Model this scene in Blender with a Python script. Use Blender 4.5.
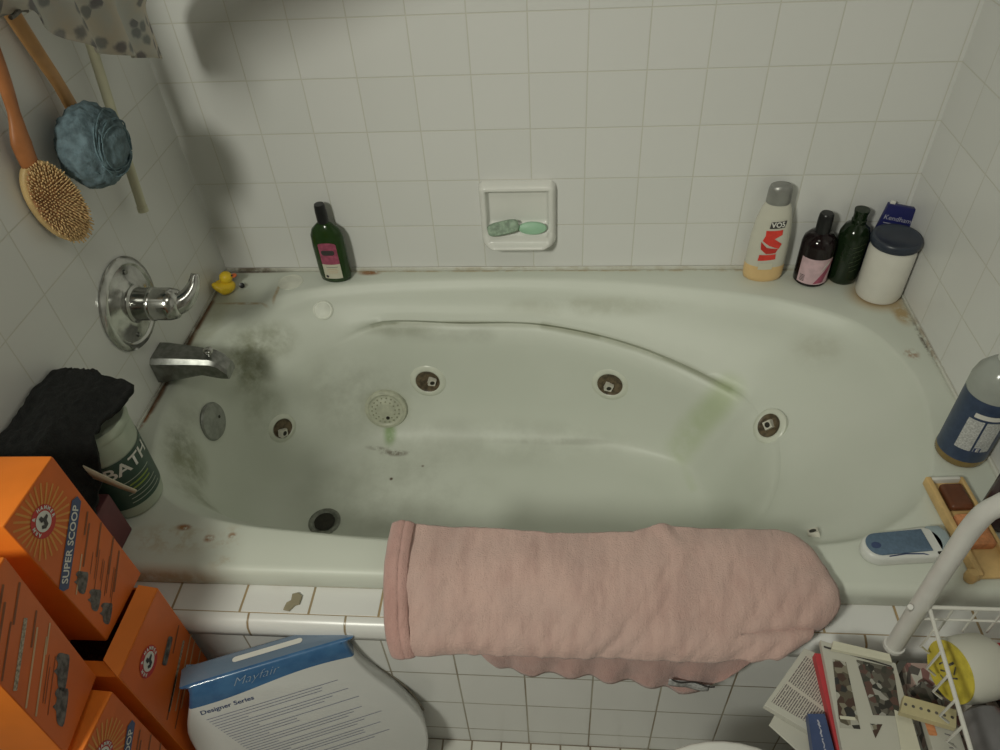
import bpy, bmesh, math, random
from mathutils import Vector, Matrix, noise, geometry
random.seed(7)
PI = math.pi
for o in list(bpy.data.objects):
    bpy.data.objects.remove(o)
S = bpy.context.scene
COL = S.collection

# ------------------------------------------------------------------ camera
W = 1.501            # clear width of the tub alcove
ZD = 0.46            # height of the tub deck
cam_d = bpy.data.cameras.new('camera'); cam = bpy.data.objects.new('camera', cam_d); COL.objects.link(cam)
cam_d.sensor_width = 36.0; cam_d.lens = 36.0 * 744.08 / 1000.0; cam_d.clip_start = 0.02
def cam_rot(y, p, r):
    cy, sy, cp, sp, cr, sr = math.cos(y), math.sin(y), math.cos(p), math.sin(p), math.cos(r), math.sin(r)
    Rz = Matrix(((cy, -sy, 0), (sy, cy, 0), (0, 0, 1)))
    Rx = Matrix(((1, 0, 0), (0, cp, -sp), (0, sp, cp)))
    Ry = Matrix(((cr, 0, sr), (0, 1, 0), (-sr, 0, cr)))
    return Rz @ Rx @ Ry
_M = cam_rot(0.1175, -0.7541, 0.0732)
_r, _f, _u = _M.col[0], _M.col[1], _M.col[2]
_cm = Matrix((( _r[0], _u[0], -_f[0], 0.7961), (_r[1], _u[1], -_f[1], -1.4013), (_r[2], _u[2], -_f[2], 1.4527), (0, 0, 0, 1)))
cam.matrix_world = _cm
S.camera = cam

# ------------------------------------------------------------------ world, light, exposure
S.view_settings.view_transform = 'Standard'; S.view_settings.look = 'None'
S.view_settings.gamma = 1.0; S.view_settings.use_curve_mapping = False
S.view_settings.exposure = 0.0
wd = bpy.data.worlds.new('world'); S.world = wd; wd.use_nodes = True
wd.node_tree.nodes['Background'].inputs[0].default_value = (0.95, 1.0, 0.85, 1)
wd.node_tree.nodes['Background'].inputs[1].default_value = 0.05
def area(name, loc, target, size, energy, color):
    d = bpy.data.lights.new(name, 'AREA'); d.shape = 'DISK'; d.size = size; d.energy = energy; d.color = color
    o = bpy.data.objects.new(name, d); COL.objects.link(o); o.location = loc
    o.rotation_euler = (Vector(target) - Vector(loc)).to_track_quat('-Z', 'Y').to_euler()
    return o
lamp = area('vanity_lamp', (0.02, -1.95, 1.95), (0.85, -0.25, 0.55), 0.30, 5.8, (1.0, 1.0, 0.87))
lamp.data.spread = math.radians(92)
area('ceiling_fill', (0.75, -1.2, 2.36), (0.75, -1.0, 0.0), 0.5, 2.9, (1.0, 1.0, 0.87))  # added ambient fill, not a known ceiling fixture

# ------------------------------------------------------------------ materials
class NT:
    """small node helper"""
    def __init__(s, mat): s.t = mat.node_tree; s.n = s.t.nodes; s.l = s.t.links
    def new(s, typ, **k):
        nd = s.n.new(typ)
        for a, v in k.items(): setattr(nd, a, v)
        return nd
    def put(s, inp, v):
        if isinstance(v, bpy.types.NodeSocket): s.l.new(v, inp)
        elif isinstance(v, (tuple, list)) and inp.type == 'RGBA' and len(v) == 3: inp.default_value = (*v, 1)
        else: inp.default_value = v
    def math(s, op, a, b=0.0, c=None, clamp=False):
        nd = s.new('ShaderNodeMath', operation=op, use_clamp=clamp)
        s.put(nd.inputs[0], a); s.put(nd.inputs[1], b)
        if c is not None: s.put(nd.inputs[2], c)
        return nd.outputs[0]
    def vmath(s, op, a, b=None):
        nd = s.new('ShaderNodeVectorMath', operation=op); s.put(nd.inputs[0], a)
        if b is not None: s.put(nd.inputs[1], b)
        return nd.outputs['Value'] if op in ('LENGTH', 'DOT_PRODUCT') else nd.outputs[0]
    def mix(s, f, a, b, mode='MIX'):
        nd = s.new('ShaderNodeMix', data_type='RGBA', blend_type=mode)
        s.put(nd.inputs[0], f); s.put(nd.inputs[6], a); s.put(nd.inputs[7], b)
        return nd.outputs[2]
    def noise(s, scale, vec=None, detail=3.0, rough=0.55):
        nd = s.new('ShaderNodeTexNoise'); nd.inputs['Scale'].default_value = scale
        nd.inputs['Detail'].default_value = detail; nd.inputs['Roughness'].default_value = rough
        if vec is not None: s.l.new(vec, nd.inputs['Vector'])
        return nd.outputs[0]
    def ramp(s, f, p0, p1):
        nd = s.new('ShaderNodeMapRange'); nd.interpolation_type = 'SMOOTHSTEP'
        s.put(nd.inputs[0], f); nd.inputs[1].default_value = p0; nd.inputs[2].default_value = p1
        return nd.outputs[0]
def base_mat(name, rough=0.5, metal=0.0):
    m = bpy.data.materials.new(name); m.use_nodes = True
    b = m.node_tree.nodes['Principled BSDF']
    b.inputs['Roughness'].default_value = rough; b.inputs['Metallic'].default_value = metal
    return m, NT(m), b
def mat(name, rgb, rough=0.5, metal=0.0, var=0.08, scale=30.0, bump=0.0, bscale=200.0, trans=0.0, alpha=1.0, ior=1.45, sheen=0.0):
    m, k, b = base_mat(name, rough, metal)
    tc = k.new('ShaderNodeTexCoord').outputs['Object']
    n = k.noise(scale, tc)
    dark = tuple(c * (1 - var) for c in rgb); lite = tuple(min(1, c * (1 + var)) for c in rgb)
    k.put(b.inputs['Base Color'], k.mix(k.ramp(n, 0.3, 0.7), dark, lite))
    if bump:
        bn = k.new('ShaderNodeBump'); bn.inputs['Strength'].default_value = bump; bn.inputs['Distance'].default_value = 0.002
        k.l.new(k.noise(bscale, tc), bn.inputs['Height']); k.l.new(bn.outputs[0], b.inputs['Normal'])
    b.inputs['Transmission Weight'].default_value = trans; b.inputs['IOR'].default_value = ior
    if sheen: b.inputs['Sheen Weight'].default_value = sheen
    b.inputs['Alpha'].default_value = alpha
    return m
def tile_mat(name, ax, x0, z0, tw, th, rgb, grout, mortar=0.0022, rough=0.28, dirt=0.0, dirtcol=(0.3, 0.2, 0.1), stains=()):
    """glazed tiles: ax = the two world axes that run across the face"""
    m, k, b = base_mat(name, rough)
    pos = k.new('ShaderNodeNewGeometry').outputs['Position']
    sep = k.new('ShaderNodeSeparateXYZ'); k.l.new(pos, sep.inputs[0])
    cb = k.new('ShaderNodeCombineXYZ')
    k.l.new(k.math('ADD', sep.outputs[ax[0]], -x0 + 40 * tw), cb.inputs[0]); k.l.new(k.math('ADD', sep.outputs[ax[1]], -z0 + 40 * th), cb.inputs[1])
    br = k.new('ShaderNodeTexBrick'); br.offset = 0.0; br.squash = 1.0
    k.l.new(cb.outputs[0], br.inputs['Vector'])
    br.inputs['Scale'].default_value = 1.0; br.inputs['Mortar Size'].default_value = mortar; br.inputs['Mortar Smooth'].default_value = 0.35
    br.inputs['Brick Width'].default_value = tw; br.inputs['Row Height'].default_value = th; br.inputs['Bias'].default_value = 0.0
    br.inputs['Color1'].default_value = (*rgb, 1); br.inputs['Color2'].default_value = (rgb[0] * .965, rgb[1] * .97, rgb[2] * .965, 1)
    gn = k.noise(9.0, pos)
    g2 = k.mix(k.ramp(gn, 0.35, 0.7), grout, dirtcol) if dirt else grout
    k.put(br.inputs['Mortar'], g2)
    col = br.outputs['Color']
    if dirt:
        col = k.mix(k.math('MULTIPLY', k.ramp(k.noise(5.0, pos, 6.0), 0.52, 0.8), dirt), col, dirtcol)
    for st in stains: col = stain_or_shade(k, pos, col, *st)
    k.put(b.inputs['Base Color'], col)
    bn = k.new('ShaderNodeBump'); bn.inputs['Strength'].default_value = 0.5; bn.inputs['Distance'].default_value = 0.0012; bn.invert = True
    k.l.new(k.math('ADD', br.outputs['Fac'], k.math('MULTIPLY', k.noise(26.0, pos, 1.0), 0.5)), bn.inputs['Height']); k.l.new(bn.outputs[0], b.inputs['Normal'])
    return m
def stain_or_shade(k, pos, col, c, r, rgb, strength, nscale=40.0, lo=0.35, hi=0.62):
    """a blotch of dirt or painted shade with its own ragged shape around the world point c"""
    d = k.vmath('LENGTH', k.vmath('DIVIDE', k.vmath('SUBTRACT', pos, c), r))
    core = k.math('SUBTRACT', 1.0, k.ramp(d, 0.25, 1.0))
    n = k.ramp(k.noise(nscale, pos, 5.0, 0.65), lo, hi)
    return k.mix(k.math('MULTIPLY', k.math('MULTIPLY', core, n), strength), col, rgb)

def stain_or_shade_line(k, pos, col, pts, r, rgb, strength, nscale=30.0, lo=0.1, hi=0.6):
    """a streak of dirt or painted crease shade that follows a line of world points"""
    best = None
    for a, b in zip(pts, pts[1:]):
        A, B = Vector(a), Vector(b); d = B - A
        pa = k.vmath('SUBTRACT', pos, tuple(A))
        h = k.math('MULTIPLY', k.vmath('DOT_PRODUCT', pa, tuple(d)), 1.0 / d.length_squared, clamp=True)
        sc = k.new('ShaderNodeVectorMath', operation='SCALE'); sc.inputs[0].default_value = tuple(d); k.put(sc.inputs[3], h)
        L = k.vmath('LENGTH', k.vmath('SUBTRACT', pa, sc.outputs[0]))
        best = L if best is None else k.math('MINIMUM', best, L)
    core = k.math('SUBTRACT', 1.0, k.ramp(best, r * 0.15, r))
    n = k.ramp(k.noise(nscale, pos, 5.0, 0.65), lo, hi)
    return k.mix(k.math('MULTIPLY', k.math('MULTIPLY', core, n), strength), col, rgb)

# ------------------------------------------------------------------ builders
def link(name, me, m=None, parent=None, smooth=True):
    o = bpy.data.objects.new(name, me); COL.objects.link(o)
    if m is not None:
        for mm in (m if isinstance(m, (list, tuple)) else [m]): me.materials.append(mm)
    if parent is not None: o.parent = parent
    if smooth:
        for p in me.polygons: p.use_smooth = True
    return o
def bmobj(name, bm, m=None, parent=None, smooth=True, sharp=None):
    bmesh.ops.recalc_face_normals(bm, faces=bm.faces)
    me = bpy.data.meshes.new(name); bm.to_mesh(me); bm.free()
    o = link(name, me, m, parent, smooth)
    if sharp: me.set_sharp_from_angle(angle=math.radians(sharp))
    return o
def pydata(name, vs, fs, m=None, parent=None, smooth=True):
    bm = bmesh.new(); V = [bm.verts.new(v) for v in vs]
    for f in fs:
        try: bm.faces.new([V[i] for i in f])
        except ValueError: pass
    return bmobj(name, bm, m, parent, smooth)
def thing(name, label, cat, loc=(0, 0, 0), rot=(0, 0, 0), group=None):
    o = bpy.data.objects.new(name, None); COL.objects.link(o); o.empty_display_size = 0.03
    o.location = loc; o.rotation_euler = rot
    return tag(o, label, cat, group)
def tag(o, label, cat, group=None):
    o['label'] = label; o['category'] = cat
    if group: o['group'] = group
    return o
def struct(o): o['kind'] = 'structure'; return o
def sub(o, n=2):
    md = o.modifiers.new('sub', 'SUBSURF'); md.levels = n; md.render_levels = n; return o
def solid(o, t, off=0.0):
    md = o.modifiers.new('solid', 'SOLIDIFY'); md.thickness = t; md.offset = off; return o
def bm_box(bm, lo, hi, bev=0.0, seg=2):
    vs = [bm.verts.new((x, y, z)) for x in (lo[0], hi[0]) for y in (lo[1], hi[1]) for z in (lo[2], hi[2])]
    fs = [bm.faces.new([vs[i] for i in q]) for q in ((0, 1, 3, 2), (4, 6, 7, 5), (0, 4, 5, 1), (2, 3, 7, 6), (0, 2, 6, 4), (1, 5, 7, 3))]
    if bev:
        es = list({e for f in fs for e in f.edges})
        bmesh.ops.bevel(bm, geom=es, offset=bev, segments=seg, affect='EDGES', profile=0.5)
    return bm
def box(name, lo, hi, m, parent=None, bev=0.002, seg=2):
    return bmobj(name, bm_box(bmesh.new(), lo, hi, bev, seg), m, parent, True, 35)
def lathe(name, prof, m, parent=None, n=40, sx=1.0, sy=1.0, loc=(0, 0, 0), axis='z', closed_top=False, sharp=40, shape=None):
    """prof: (r, z) pairs; shape(r, ang, z) may return a scaled radius"""
    bm = bmesh.new(); rings = []
    for r, z in prof:
        if r < 1e-6: rings.append([bm.verts.new((0, 0, z))]); continue
        ring = []
        for i in range(n):
            a = 2 * PI * i / n; x, y = math.cos(a) * r * sx, math.sin(a) * r * sy
            if shape: x, y = shape(x, y, z, a)
            ring.append(bm.verts.new((x, y, z)))
        rings.append(ring)
    for A, B in zip(rings, rings[1:]):
        for i in range(n):
            j = (i + 1) % n
            if len(A) == 1 and len(B) == 1: continue
            if len(A) == 1: bm.faces.new((A[0], B[i], B[j]))
            elif len(B) == 1: bm.faces.new((A[i], A[j], B[0]))
            else: bm.faces.new((A[i], A[j], B[j], B[i]))
    R = {'z': Matrix.Identity(3), 'x': Matrix(((0, 0, 1), (0, 1, 0), (-1, 0, 0))), 'y': Matrix(((1, 0, 0), (0, 0, 1), (0, -1, 0)))}[axis]
    for v in bm.verts: v.co = R @ v.co + Vector(loc)
    return bmobj(name, bm, m, parent, True, sharp)
def tube(name, pts, rad, m, parent=None, n=10, ring=False):
    bm = bmesh.new(); pts = [Vector(p) for p in pts]
    rads = rad if isinstance(rad, (list, tuple)) else [rad] * len(pts)
    add_tube(bm, pts, rads, n, ring)
    return bmobj(name, bm, m, parent, True, 60)
def add_tube(bm, pts, rads, n=10, ring=False):
    pts = [Vector(p) for p in pts]; L = len(pts)
    if not isinstance(rads, (list, tuple)): rads = [rads] * L
    t0 = (pts[1] - pts[0]).normalized(); nrm = t0.orthogonal().normalized(); rings = []
    for i in range(L):
        a = pts[(i - 1) % L] if (ring or i > 0) else pts[i]; b = pts[(i + 1) % L] if (ring or i < L - 1) else pts[i]
        t = (b - a).normalized(); nrm = (nrm - t * nrm.dot(t)).normalized(); bn = t.cross(nrm)
        rings.append([bm.verts.new(pts[i] + (nrm * math.cos(2 * PI * k / n) + bn * math.sin(2 * PI * k / n)) * rads[i]) for k in range(n)])
    R = list(zip(rings, rings[1:])) + ([(rings[-1], rings[0])] if ring else [])
    for A, B in R:
        for k in range(n): bm.faces.new((A[k], A[(k + 1) % n], B[(k + 1) % n], B[k]))
    if not ring: bm.faces.new(rings[0]); bm.faces.new(rings[-1][::-1])
def catmull(pts, n, closed=False):
    P = [Vector(p) for p in pts]; out = []; L = len(P); segs = L if closed else L - 1
    for i in range(segs):
        p0, p1, p2, p3 = (P[(i - 1) % L], P[i], P[(i + 1) % L], P[(i + 2) % L]) if closed else (P[max(i - 1, 0)], P[i], P[i + 1], P[min(i + 2, L - 1)])
        for k in range(n):
            t = k / n
            out.append(0.5 * ((2 * p1) + (-p0 + p2) * t + (2 * p0 - 5 * p1 + 4 * p2 - p3) * t * t + (-p0 + 3 * p1 - 3 * p2 + p3) * t ** 3))
    if not closed: out.append(P[-1].copy())
    return out
def grid(name, nu, nv, fn, m, parent=None, smooth=True):
    vs = [fn(i / nu, j / nv) for i in range(nu + 1) for j in range(nv + 1)]
    fs = [(i * (nv + 1) + j, (i + 1) * (nv + 1) + j, (i + 1) * (nv + 1) + j + 1, i * (nv + 1) + j + 1) for i in range(nu) for j in range(nv)]
    me = bpy.data.meshes.new(name); me.from_pydata([tuple(v) for v in vs], [], fs); me.update()
    return link(name, me, m, parent, smooth)
def prism(name, outline, h, m, parent=None, bev=0.0, seg=2, z0=0.0, mat4=None, sharp=35):
    bm = bmesh.new(); vs = [bm.verts.new((x, y, z0)) for x, y in outline]; f = bm.faces.new(vs)
    r = bmesh.ops.extrude_face_region(bm, geom=[f]); tv = [g for g in r['geom'] if isinstance(g, bmesh.types.BMVert)]
    bmesh.ops.translate(bm, verts=tv, vec=(0, 0, h))
    if bev:
        es = [e for e in bm.edges if abs(e.verts[0].co.z - e.verts[1].co.z) < 1e-7]
        bmesh.ops.bevel(bm, geom=es, offset=bev, segments=seg, affect='EDGES', profile=0.5)
    if mat4: bmesh.ops.transform(bm, matrix=mat4, verts=bm.verts)
    return bmobj(name, bm, m, parent, True, sharp)
def rrect(w, h, r, n=5):
    out = []
    for cx, cy, a0 in ((w / 2 - r, h / 2 - r, 0), (-w / 2 + r, h / 2 - r, 90), (-w / 2 + r, -h / 2 + r, 180), (w / 2 - r, -h / 2 + r, 270)):
        for i in range(n + 1):
            a = math.radians(a0 + 90 * i / n); out.append((cx + r * math.cos(a), cy + r * math.sin(a)))
    return out
def ellipse(a, b, n=28, cx=0, cy=0): return [(cx + a * math.cos(2 * PI * i / n), cy + b * math.sin(2 * PI * i / n)) for i in range(n)]
def bend(me, fn):
    """refine a flat mesh until it follows the surface fn, then lay it on"""
    bm = bmesh.new(); bm.from_mesh(me)
    F = lambda a: Vector(fn(a.x, a.y))
    for _ in range(6):
        es = []
        for e in bm.edges:
            a, b = e.verts[0].co, e.verts[1].co
            if e.calc_length() > 0.0012 and ((F(a) + F(b)) / 2 - F((a + b) / 2)).length > 0.00022: es.append(e)
        if not es or len(bm.verts) > 4000: break
        bmesh.ops.subdivide_edges(bm, edges=es, cuts=1); bmesh.ops.triangulate(bm, faces=bm.faces)
    for v in bm.verts: v.co = F(v.co)
    bm.to_mesh(me); bm.free()
def decal(name, outline, fn, m, parent, rot=0.0, at=(0, 0)):
    """flat outline (u, v) laid on a face through fn(u, v) -> 3D point"""
    c, s = math.cos(rot), math.sin(rot); pts = [(at[0] + u * c - v * s, at[1] + u * s + v * c) for u, v in outline]
    tri = geometry.tessellate_polygon([[Vector((u, v, 0)) for u, v in pts]])
    me = bpy.data.meshes.new(name); me.from_pydata([(u, v, 0) for u, v in pts], [], tri); me.update()
    bend(me, fn)
    return link(name, me, m, parent, False)
def patch(name, u0, u1, v0, v1, fn, m, parent, nu=16, nv=6):
    return grid(name, nu, nv, lambda a, b: fn(u0 + (u1 - u0) * a, v0 + (v1 - v0) * b), m, parent)
def lettering(name, body, size, fn, m, parent, at=(0, 0), rot=0.0, align='CENTER', bold=0.0, shear=0.0):
    """real lettering: the outline of the words laid on a face through fn(u, v)"""
    cu = bpy.data.curves.new(name, 'FONT'); cu.body = body; cu.size = size; cu.align_x = align; cu.align_y = 'CENTER'
    cu.offset = bold; cu.resolution_u = 3; cu.shear = shear
    to = bpy.data.objects.new('tmp', cu); COL.objects.link(to)
    bpy.context.view_layer.update()
    me = bpy.data.meshes.new_from_object(to.evaluated_get(bpy.context.evaluated_depsgraph_get()))
    bpy.data.objects.remove(to); bpy.data.curves.remove(cu)
    c, s = math.cos(rot), math.sin(rot)
    for v in me.vertices:
        u, w = v.co.x, v.co.y
        v.co = Vector((at[0] + u * c - w * s, at[1] + u * s + w * c, 0))
    bend(me, fn); me.name = name
    return link(name, me, m, parent, False)
def ring_text(name, body, radius, size, fn, m, parent, at, a0, a1, bold=0.0):
    """words set round a circle, from angle a0 to a1 (degrees, clockwise)"""
    vs, fs = [], []
    for i, ch in enumerate(body):
        if ch == ' ': continue
        cu = bpy.data.curves.new(name, 'FONT'); cu.body = ch; cu.size = size; cu.align_x = 'CENTER'; cu.align_y = 'CENTER'; cu.resolution_u = 2; cu.offset = bold
        to = bpy.data.objects.new('tmp', cu); COL.objects.link(to); bpy.context.view_layer.update()
        me = bpy.data.meshes.new_from_object(to.evaluated_get(bpy.context.evaluated_depsgraph_get()))
        bpy.data.objects.remove(to); bpy.data.curves.remove(cu)
        a = math.radians(a0 + (a1 - a0) * i / max(1, len(body) - 1)); c, s = math.cos(a - PI / 2), math.sin(a - PI / 2); b0 = len(vs)
        for v in me.vertices:
            u, w = v.co.x, v.co.y + radius
            vs.append(tuple(fn(at[0] + u * c - w * s, at[1] + u * s + w * c)))
        fs += [tuple(b0 + q for q in p.vertices) for p in me.polygons]
        bpy.data.meshes.remove(me)
    me = bpy.data.meshes.new(name); me.from_pydata(vs, [], fs); me.update()
    return link(name, me, m, parent, False)
# ------------------------------------------------------------------ the room
T = 0.1095
GROUT = (0.44, 0.43, 0.36)
WHITE = (0.73, 0.73, 0.71)
m_back = tile_mat('back_wall_tile', (0, 2), 0.398, 0.4681, T, T, WHITE, (0.625, 0.615, 0.55), 0.0013)
m_side = tile_mat('side_wall_tile', (1, 2), -0.207, 0.4681, T, T, WHITE, (0.63, 0.62, 0.56), 0.0013)
m_apron = tile_mat('apron_tile', (0, 2), 0.5177, 0.2735, T, T, WHITE, (0.36, 0.33, 0.26), 0.0016, dirt=0.05, dirtcol=(0.20, 0.15, 0.09))
m_shelf = tile_mat('shelf_tile', (0, 1), 0.5177, -0.848, T, 0.30, WHITE, (0.30, 0.24, 0.15), 0.0022, dirt=0.10, dirtcol=(0.42, 0.30, 0.16))
m_bull = tile_mat('bullnose_tile', (0, 2), 0.315, 0.0, 0.1525, 3.0, WHITE, (0.30, 0.24, 0.15), 0.0020, dirt=0.04)
m_floor = tile_mat('floor_tile', (0, 1), 0.52, -0.864, 0.055, 0.055, (0.66, 0.65, 0.60), (0.26, 0.21, 0.15), 0.0020, dirt=0.3, dirtcol=(0.15, 0.11, 0.07))
m_paint = mat('wall_paint', (0.62, 0.61, 0.55), 0.8, var=0.03, scale=4)
struct(box('wall_back', (-0.1, 0.0, 0.0), (W + 0.1, 0.1, 2.4), m_back, bev=0))
struct(box('wall_left', (-0.1, -0.864, 0.0), (0.0, 0.0, 2.4), m_side, bev=0))
struct(box('wall_right', (W, -2.4, 0.0), (W + 0.1, 0.0, 2.4), m_side, bev=0))
struct(box('wall_far_left', (-1.1, -2.4, 0.0), (-1.0, -0.764, 2.4), m_paint, bev=0))
struct(box('wall_left_return', (-1.0, -0.864, 0.0), (-0.1, -0.764, 2.4), m_paint, bev=0))
struct(box('wall_opposite', (-1.1, -2.5, 0.0), (W + 0.1, -2.4, 2.4), m_paint, bev=0))
struct(box('ceiling', (-1.1, -2.5, 2.4), (W + 0.1, 0.1, 2.5), m_paint, bev=0))
struct(box('floor', (-1.1, -2.5, -0.1), (W + 0.1, 0.1, 0.0), m_floor, bev=0))
struct(box('wall_front', (0.0, -0.864, 0.0), (W, -0.80, 0.3835), m_apron, bev=0))
# bullnose course and the flat tile shelf in front of the tub lip
def strip(name, prof, m, x0=0.0, x1=W, n=60):
    return pydata(name, [(x0 + (x1 - x0) * i / n, y, z) for i in range(n + 1) for y, z in prof],
                  [(i * len(prof) + j, (i + 1) * len(prof) + j, (i + 1) * len(prof) + j + 1, i * len(prof) + j + 1) for i in range(n) for j in range(len(prof) - 1)], m)
struct(strip('trim_1', [(-0.864, 0.3835), (-0.8675, 0.385), (-0.868, 0.396), (-0.8665, 0.408), (-0.861, 0.4165), (-0.852, 0.4200), (-0.848, 0.4202)], m_bull))
struct(strip('trim_2', [(-0.848, 0.4200), (-0.838, 0.4203), (-0.780, 0.4203)], m_shelf))

m_caulk = tile_mat('caulk', (0, 1), 0.0, 0.0, 5.0, 5.0, (0.62, 0.62, 0.56), (0.6, 0.6, 0.55), 0.0001, stains=(
    ((0.002, -0.30, 0.463), (0.02, 0.22, 0.02), (0.08, 0.05, 0.03), 0.95, 30, 0.25, 0.55), ((0.06, -0.003, 0.463), (0.12, 0.02, 0.02), (0.09, 0.06, 0.03), 0.85, 30, 0.3, 0.55),
    ((0.75, -0.003, 0.463), (0.7, 0.02, 0.02), (0.36, 0.29, 0.16), 0.5, 25, 0.4, 0.65), ((1.45, -0.003, 0.463), (0.12, 0.03, 0.02), (0.36, 0.22, 0.09), 0.85, 40, 0.3, 0.6), ((1.498, -0.25, 0.463), (0.02, 0.12, 0.02), (0.25, 0.16, 0.08), 0.6, 50, 0.42, 0.6)))
struct(bmobj('trim_3', bm_box(bmesh.new(), (0.0, -0.0045, 0.4601), (W, 0.0, 0.4695), 0.0015), m_caulk))
struct(bmobj('trim_4', bm_box(bmesh.new(), (0.0, -0.790, 0.4601), (0.004, -0.0046, 0.4660), 0.0012), m_caulk))
struct(bmobj('trim_5', bm_box(bmesh.new(), (W - 0.004, -0.790, 0.4601), (W, -0.0046, 0.4675), 0.0012), m_caulk))
# ------------------------------------------------------------------ bathtub
R0 = [(.076, -.185), (.123, -.123), (.197, -.078), (.285, -.055), (.376, -.042), (.52, -.033), (.65, -.030), (.76, -.033), (.875, -.041), (.98, -.054), (1.09, -.073), (1.19, -.094), (1.271, -.118), (1.377, -.178), (1.430, -.26), (1.45, -.37),
      (1.428, -.50), (1.376, -.625), (1.29, -.695), (1.204, -.722), (1.0, -.738), (.75, -.742), (.522, -.736), (.372, -.725), (.268, -.714), (.174, -.691), (.106, -.65), (.062, -.59), (.034, -.482), (.028, -.38), (.038, -.27)]
CX, CY = 0.70, -0.40
def inset(ring, d, z): 
    out = []
    for x, y in ring:
        v = Vector((CX - x, CY - y)); 
        nx, ny = (CX - x) / 0.71 ** 2, (CY - y) / 0.35 ** 2; L = math.hypot(nx, ny)
        out.append((x + nx / L * d, y + ny / L * d, z))
    return out
RINGS = [
    inset(R0, -0.004, ZD), inset(R0, 0.0, ZD - 0.0012), inset(R0, 0.006, ZD - 0.006), inset(R0, 0.011, ZD - 0.016),
    # upper wall
    [(.052, -.38, .42), (.085, -.24, .42), (.145, -.165, .42), (.26, -.095, .427), (.38, -.078, .424), (.56, -.076, .422), (.75, -.080, .421), (.96, -.108, .412), (1.157, -.155, .405), (1.30, -.22, .405), (1.36, -.37, .402), (1.32, -.52, .402), (1.22, -.64, .41), (1.0, -.70, .42), (.75, -.708, .42), (.40, -.70, .42), (.20, -.665, .42), (.10, -.60, .42), (.062, -.50, .42)],
    # ledge (arm rest) top, outer
    [(.062, -.38, .37), (.10, -.26, .37), (.165, -.195, .375), (.27, -.125, .39), (.38, -.098, .403), (.56, -.098, .402), (.75, -.102, .400), (.96, -.145, .376), (1.14, -.222, .342), (1.215, -.29, .335), (1.245, -.38, .333), (1.22, -.50, .333), (1.14, -.62, .35), (1.0, -.675, .37), (.75, -.685, .37), (.40, -.68, .37), (.21, -.645, .37), (.115, -.58, .37), (.075, -.49, .37)],
    # lip of the ledge
    [(.066, -.38, .35), (.106, -.265, .35), (.172, -.203, .353), (.278, -.134, .37), (.383, -.108, .396), (.56, -.110, .395), (.75, -.114, .393), (.958, -.158, .368), (1.150, -.244, .327), (1.195, -.30, .318), (1.222, -.38, .318), (1.198, -.50, .318), (1.125, -.61, .33), (1.0, -.665, .35), (.75, -.678, .35), (.40, -.672, .35), (.213, -.638, .35), (.118, -.575, .35), (.078, -.485, .35)],
    [(.0665, -.38, .346), (.107, -.266, .346), (.173, -.204, .349), (.281, -.138, .358), (.383, -.105, .388), (.56, -.105, .386), (.75, -.109, .384), (.957, -.154, .359), (1.146, -.242, .319), (1.192, -.301, .313), (1.219, -.38, .313), (1.195, -.50, .313), (1.122, -.609, .325), (.999, -.664, .345), (.75, -.677, .345), (.40, -.671, .345), (.213, -.637, .346), (.119, -.574, .346), (.079, -.484, .346)],
    [(.069, -.38, .335), (.110, -.27, .335), (.177, -.208, .336), (.283, -.141, .35), (.386, -.114, .376), (.56, -.116, .374), (.75, -.120, .372), (.955, -.165, .348), (1.138, -.252, .305), (1.180, -.305, .298), (1.205, -.38, .298), (1.180, -.50, .298), (1.11, -.60, .31), (.99, -.66, .33), (.75, -.673, .33), (.40, -.667, .33), (.215, -.634, .335), (.121, -.57, .335), (.081, -.482, .335)],
    # middle of the lower wall
    [(.085, -.38, .24), (.130, -.285, .24), (.19, -.228, .24), (.295, -.160, .25), (.39, -.132, .26), (.56, -.135, .26), (.75, -.140, .26), (.945, -.180, .245), (1.105, -.250, .22), (1.145, -.31, .215), (1.165, -.38, .215), (1.145, -.49, .215), (1.08, -.58, .22), (.97, -.64, .24), (.75, -.655, .25), (.40, -.650, .25), (.225, -.618, .24), (.135, -.56, .24), (.097, -.475, .24)],
    [(.108, -.385, .145), (.155, -.300, .145), (.213, -.248, .145), (.31, -.178, .145), (.40, -.158, .145), (.56, -.160, .145), (.75, -.164, .145), (.93, -.192, .14), (1.075, -.250, .135), (1.115, -.315, .13), (1.13, -.38, .13), (1.115, -.48, .13), (1.05, -.565, .135), (.95, -.615, .145), (.75, -.628, .145), (.40, -.622, .145), (.24, -.597, .145), (.155, -.545, .145), (.118, -.47, .145)],
    [(.135, -.385, .104), (.178, -.310, .103), (.232, -.262, .103), (.325, -.196, .103), (.41, -.182, .103), (.56, -.184, .103), (.75, -.187, .103), (.915, -.205, .102), (1.058, -.252, .100), (1.098, -.318, .100), (1.11, -.38, .100), (1.095, -.47, .100), (1.03, -.55, .100), (.94, -.598, .103), (.75, -.610, .103), (.40, -.605, .103), (.252, -.582, .103), (.172, -.535, .103), (.145, -.465, .103)],
    [(.175, -.39, .086), (.21, -.325, .085), (.255, -.285, .085), (.34, -.225, .085), (.42, -.210, .085), (.56, -.212, .086), (.75, -.214, .087), (.90, -.222, .088), (1.035, -.262, .089), (1.075, -.32, .089), (1.085, -.38, .089), (1.07, -.46, .089), (1.01, -.53, .089), (.93, -.575, .088), (.75, -.588, .087), (.40, -.582, .085), (.265, -.56, .085), (.20, -.52, .085), (.18, -.455, .085)],
    [(.30, -.40, .078), (.36, -.33, .078), (.5, -.29, .080), (.75, -.29, .082), (.95, -.32, .084), (.98, -.40, .084), (.92, -.49, .084), (.75, -.52, .082), (.45, -.52, .080), (.33, -.47, .078)],
]
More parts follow.
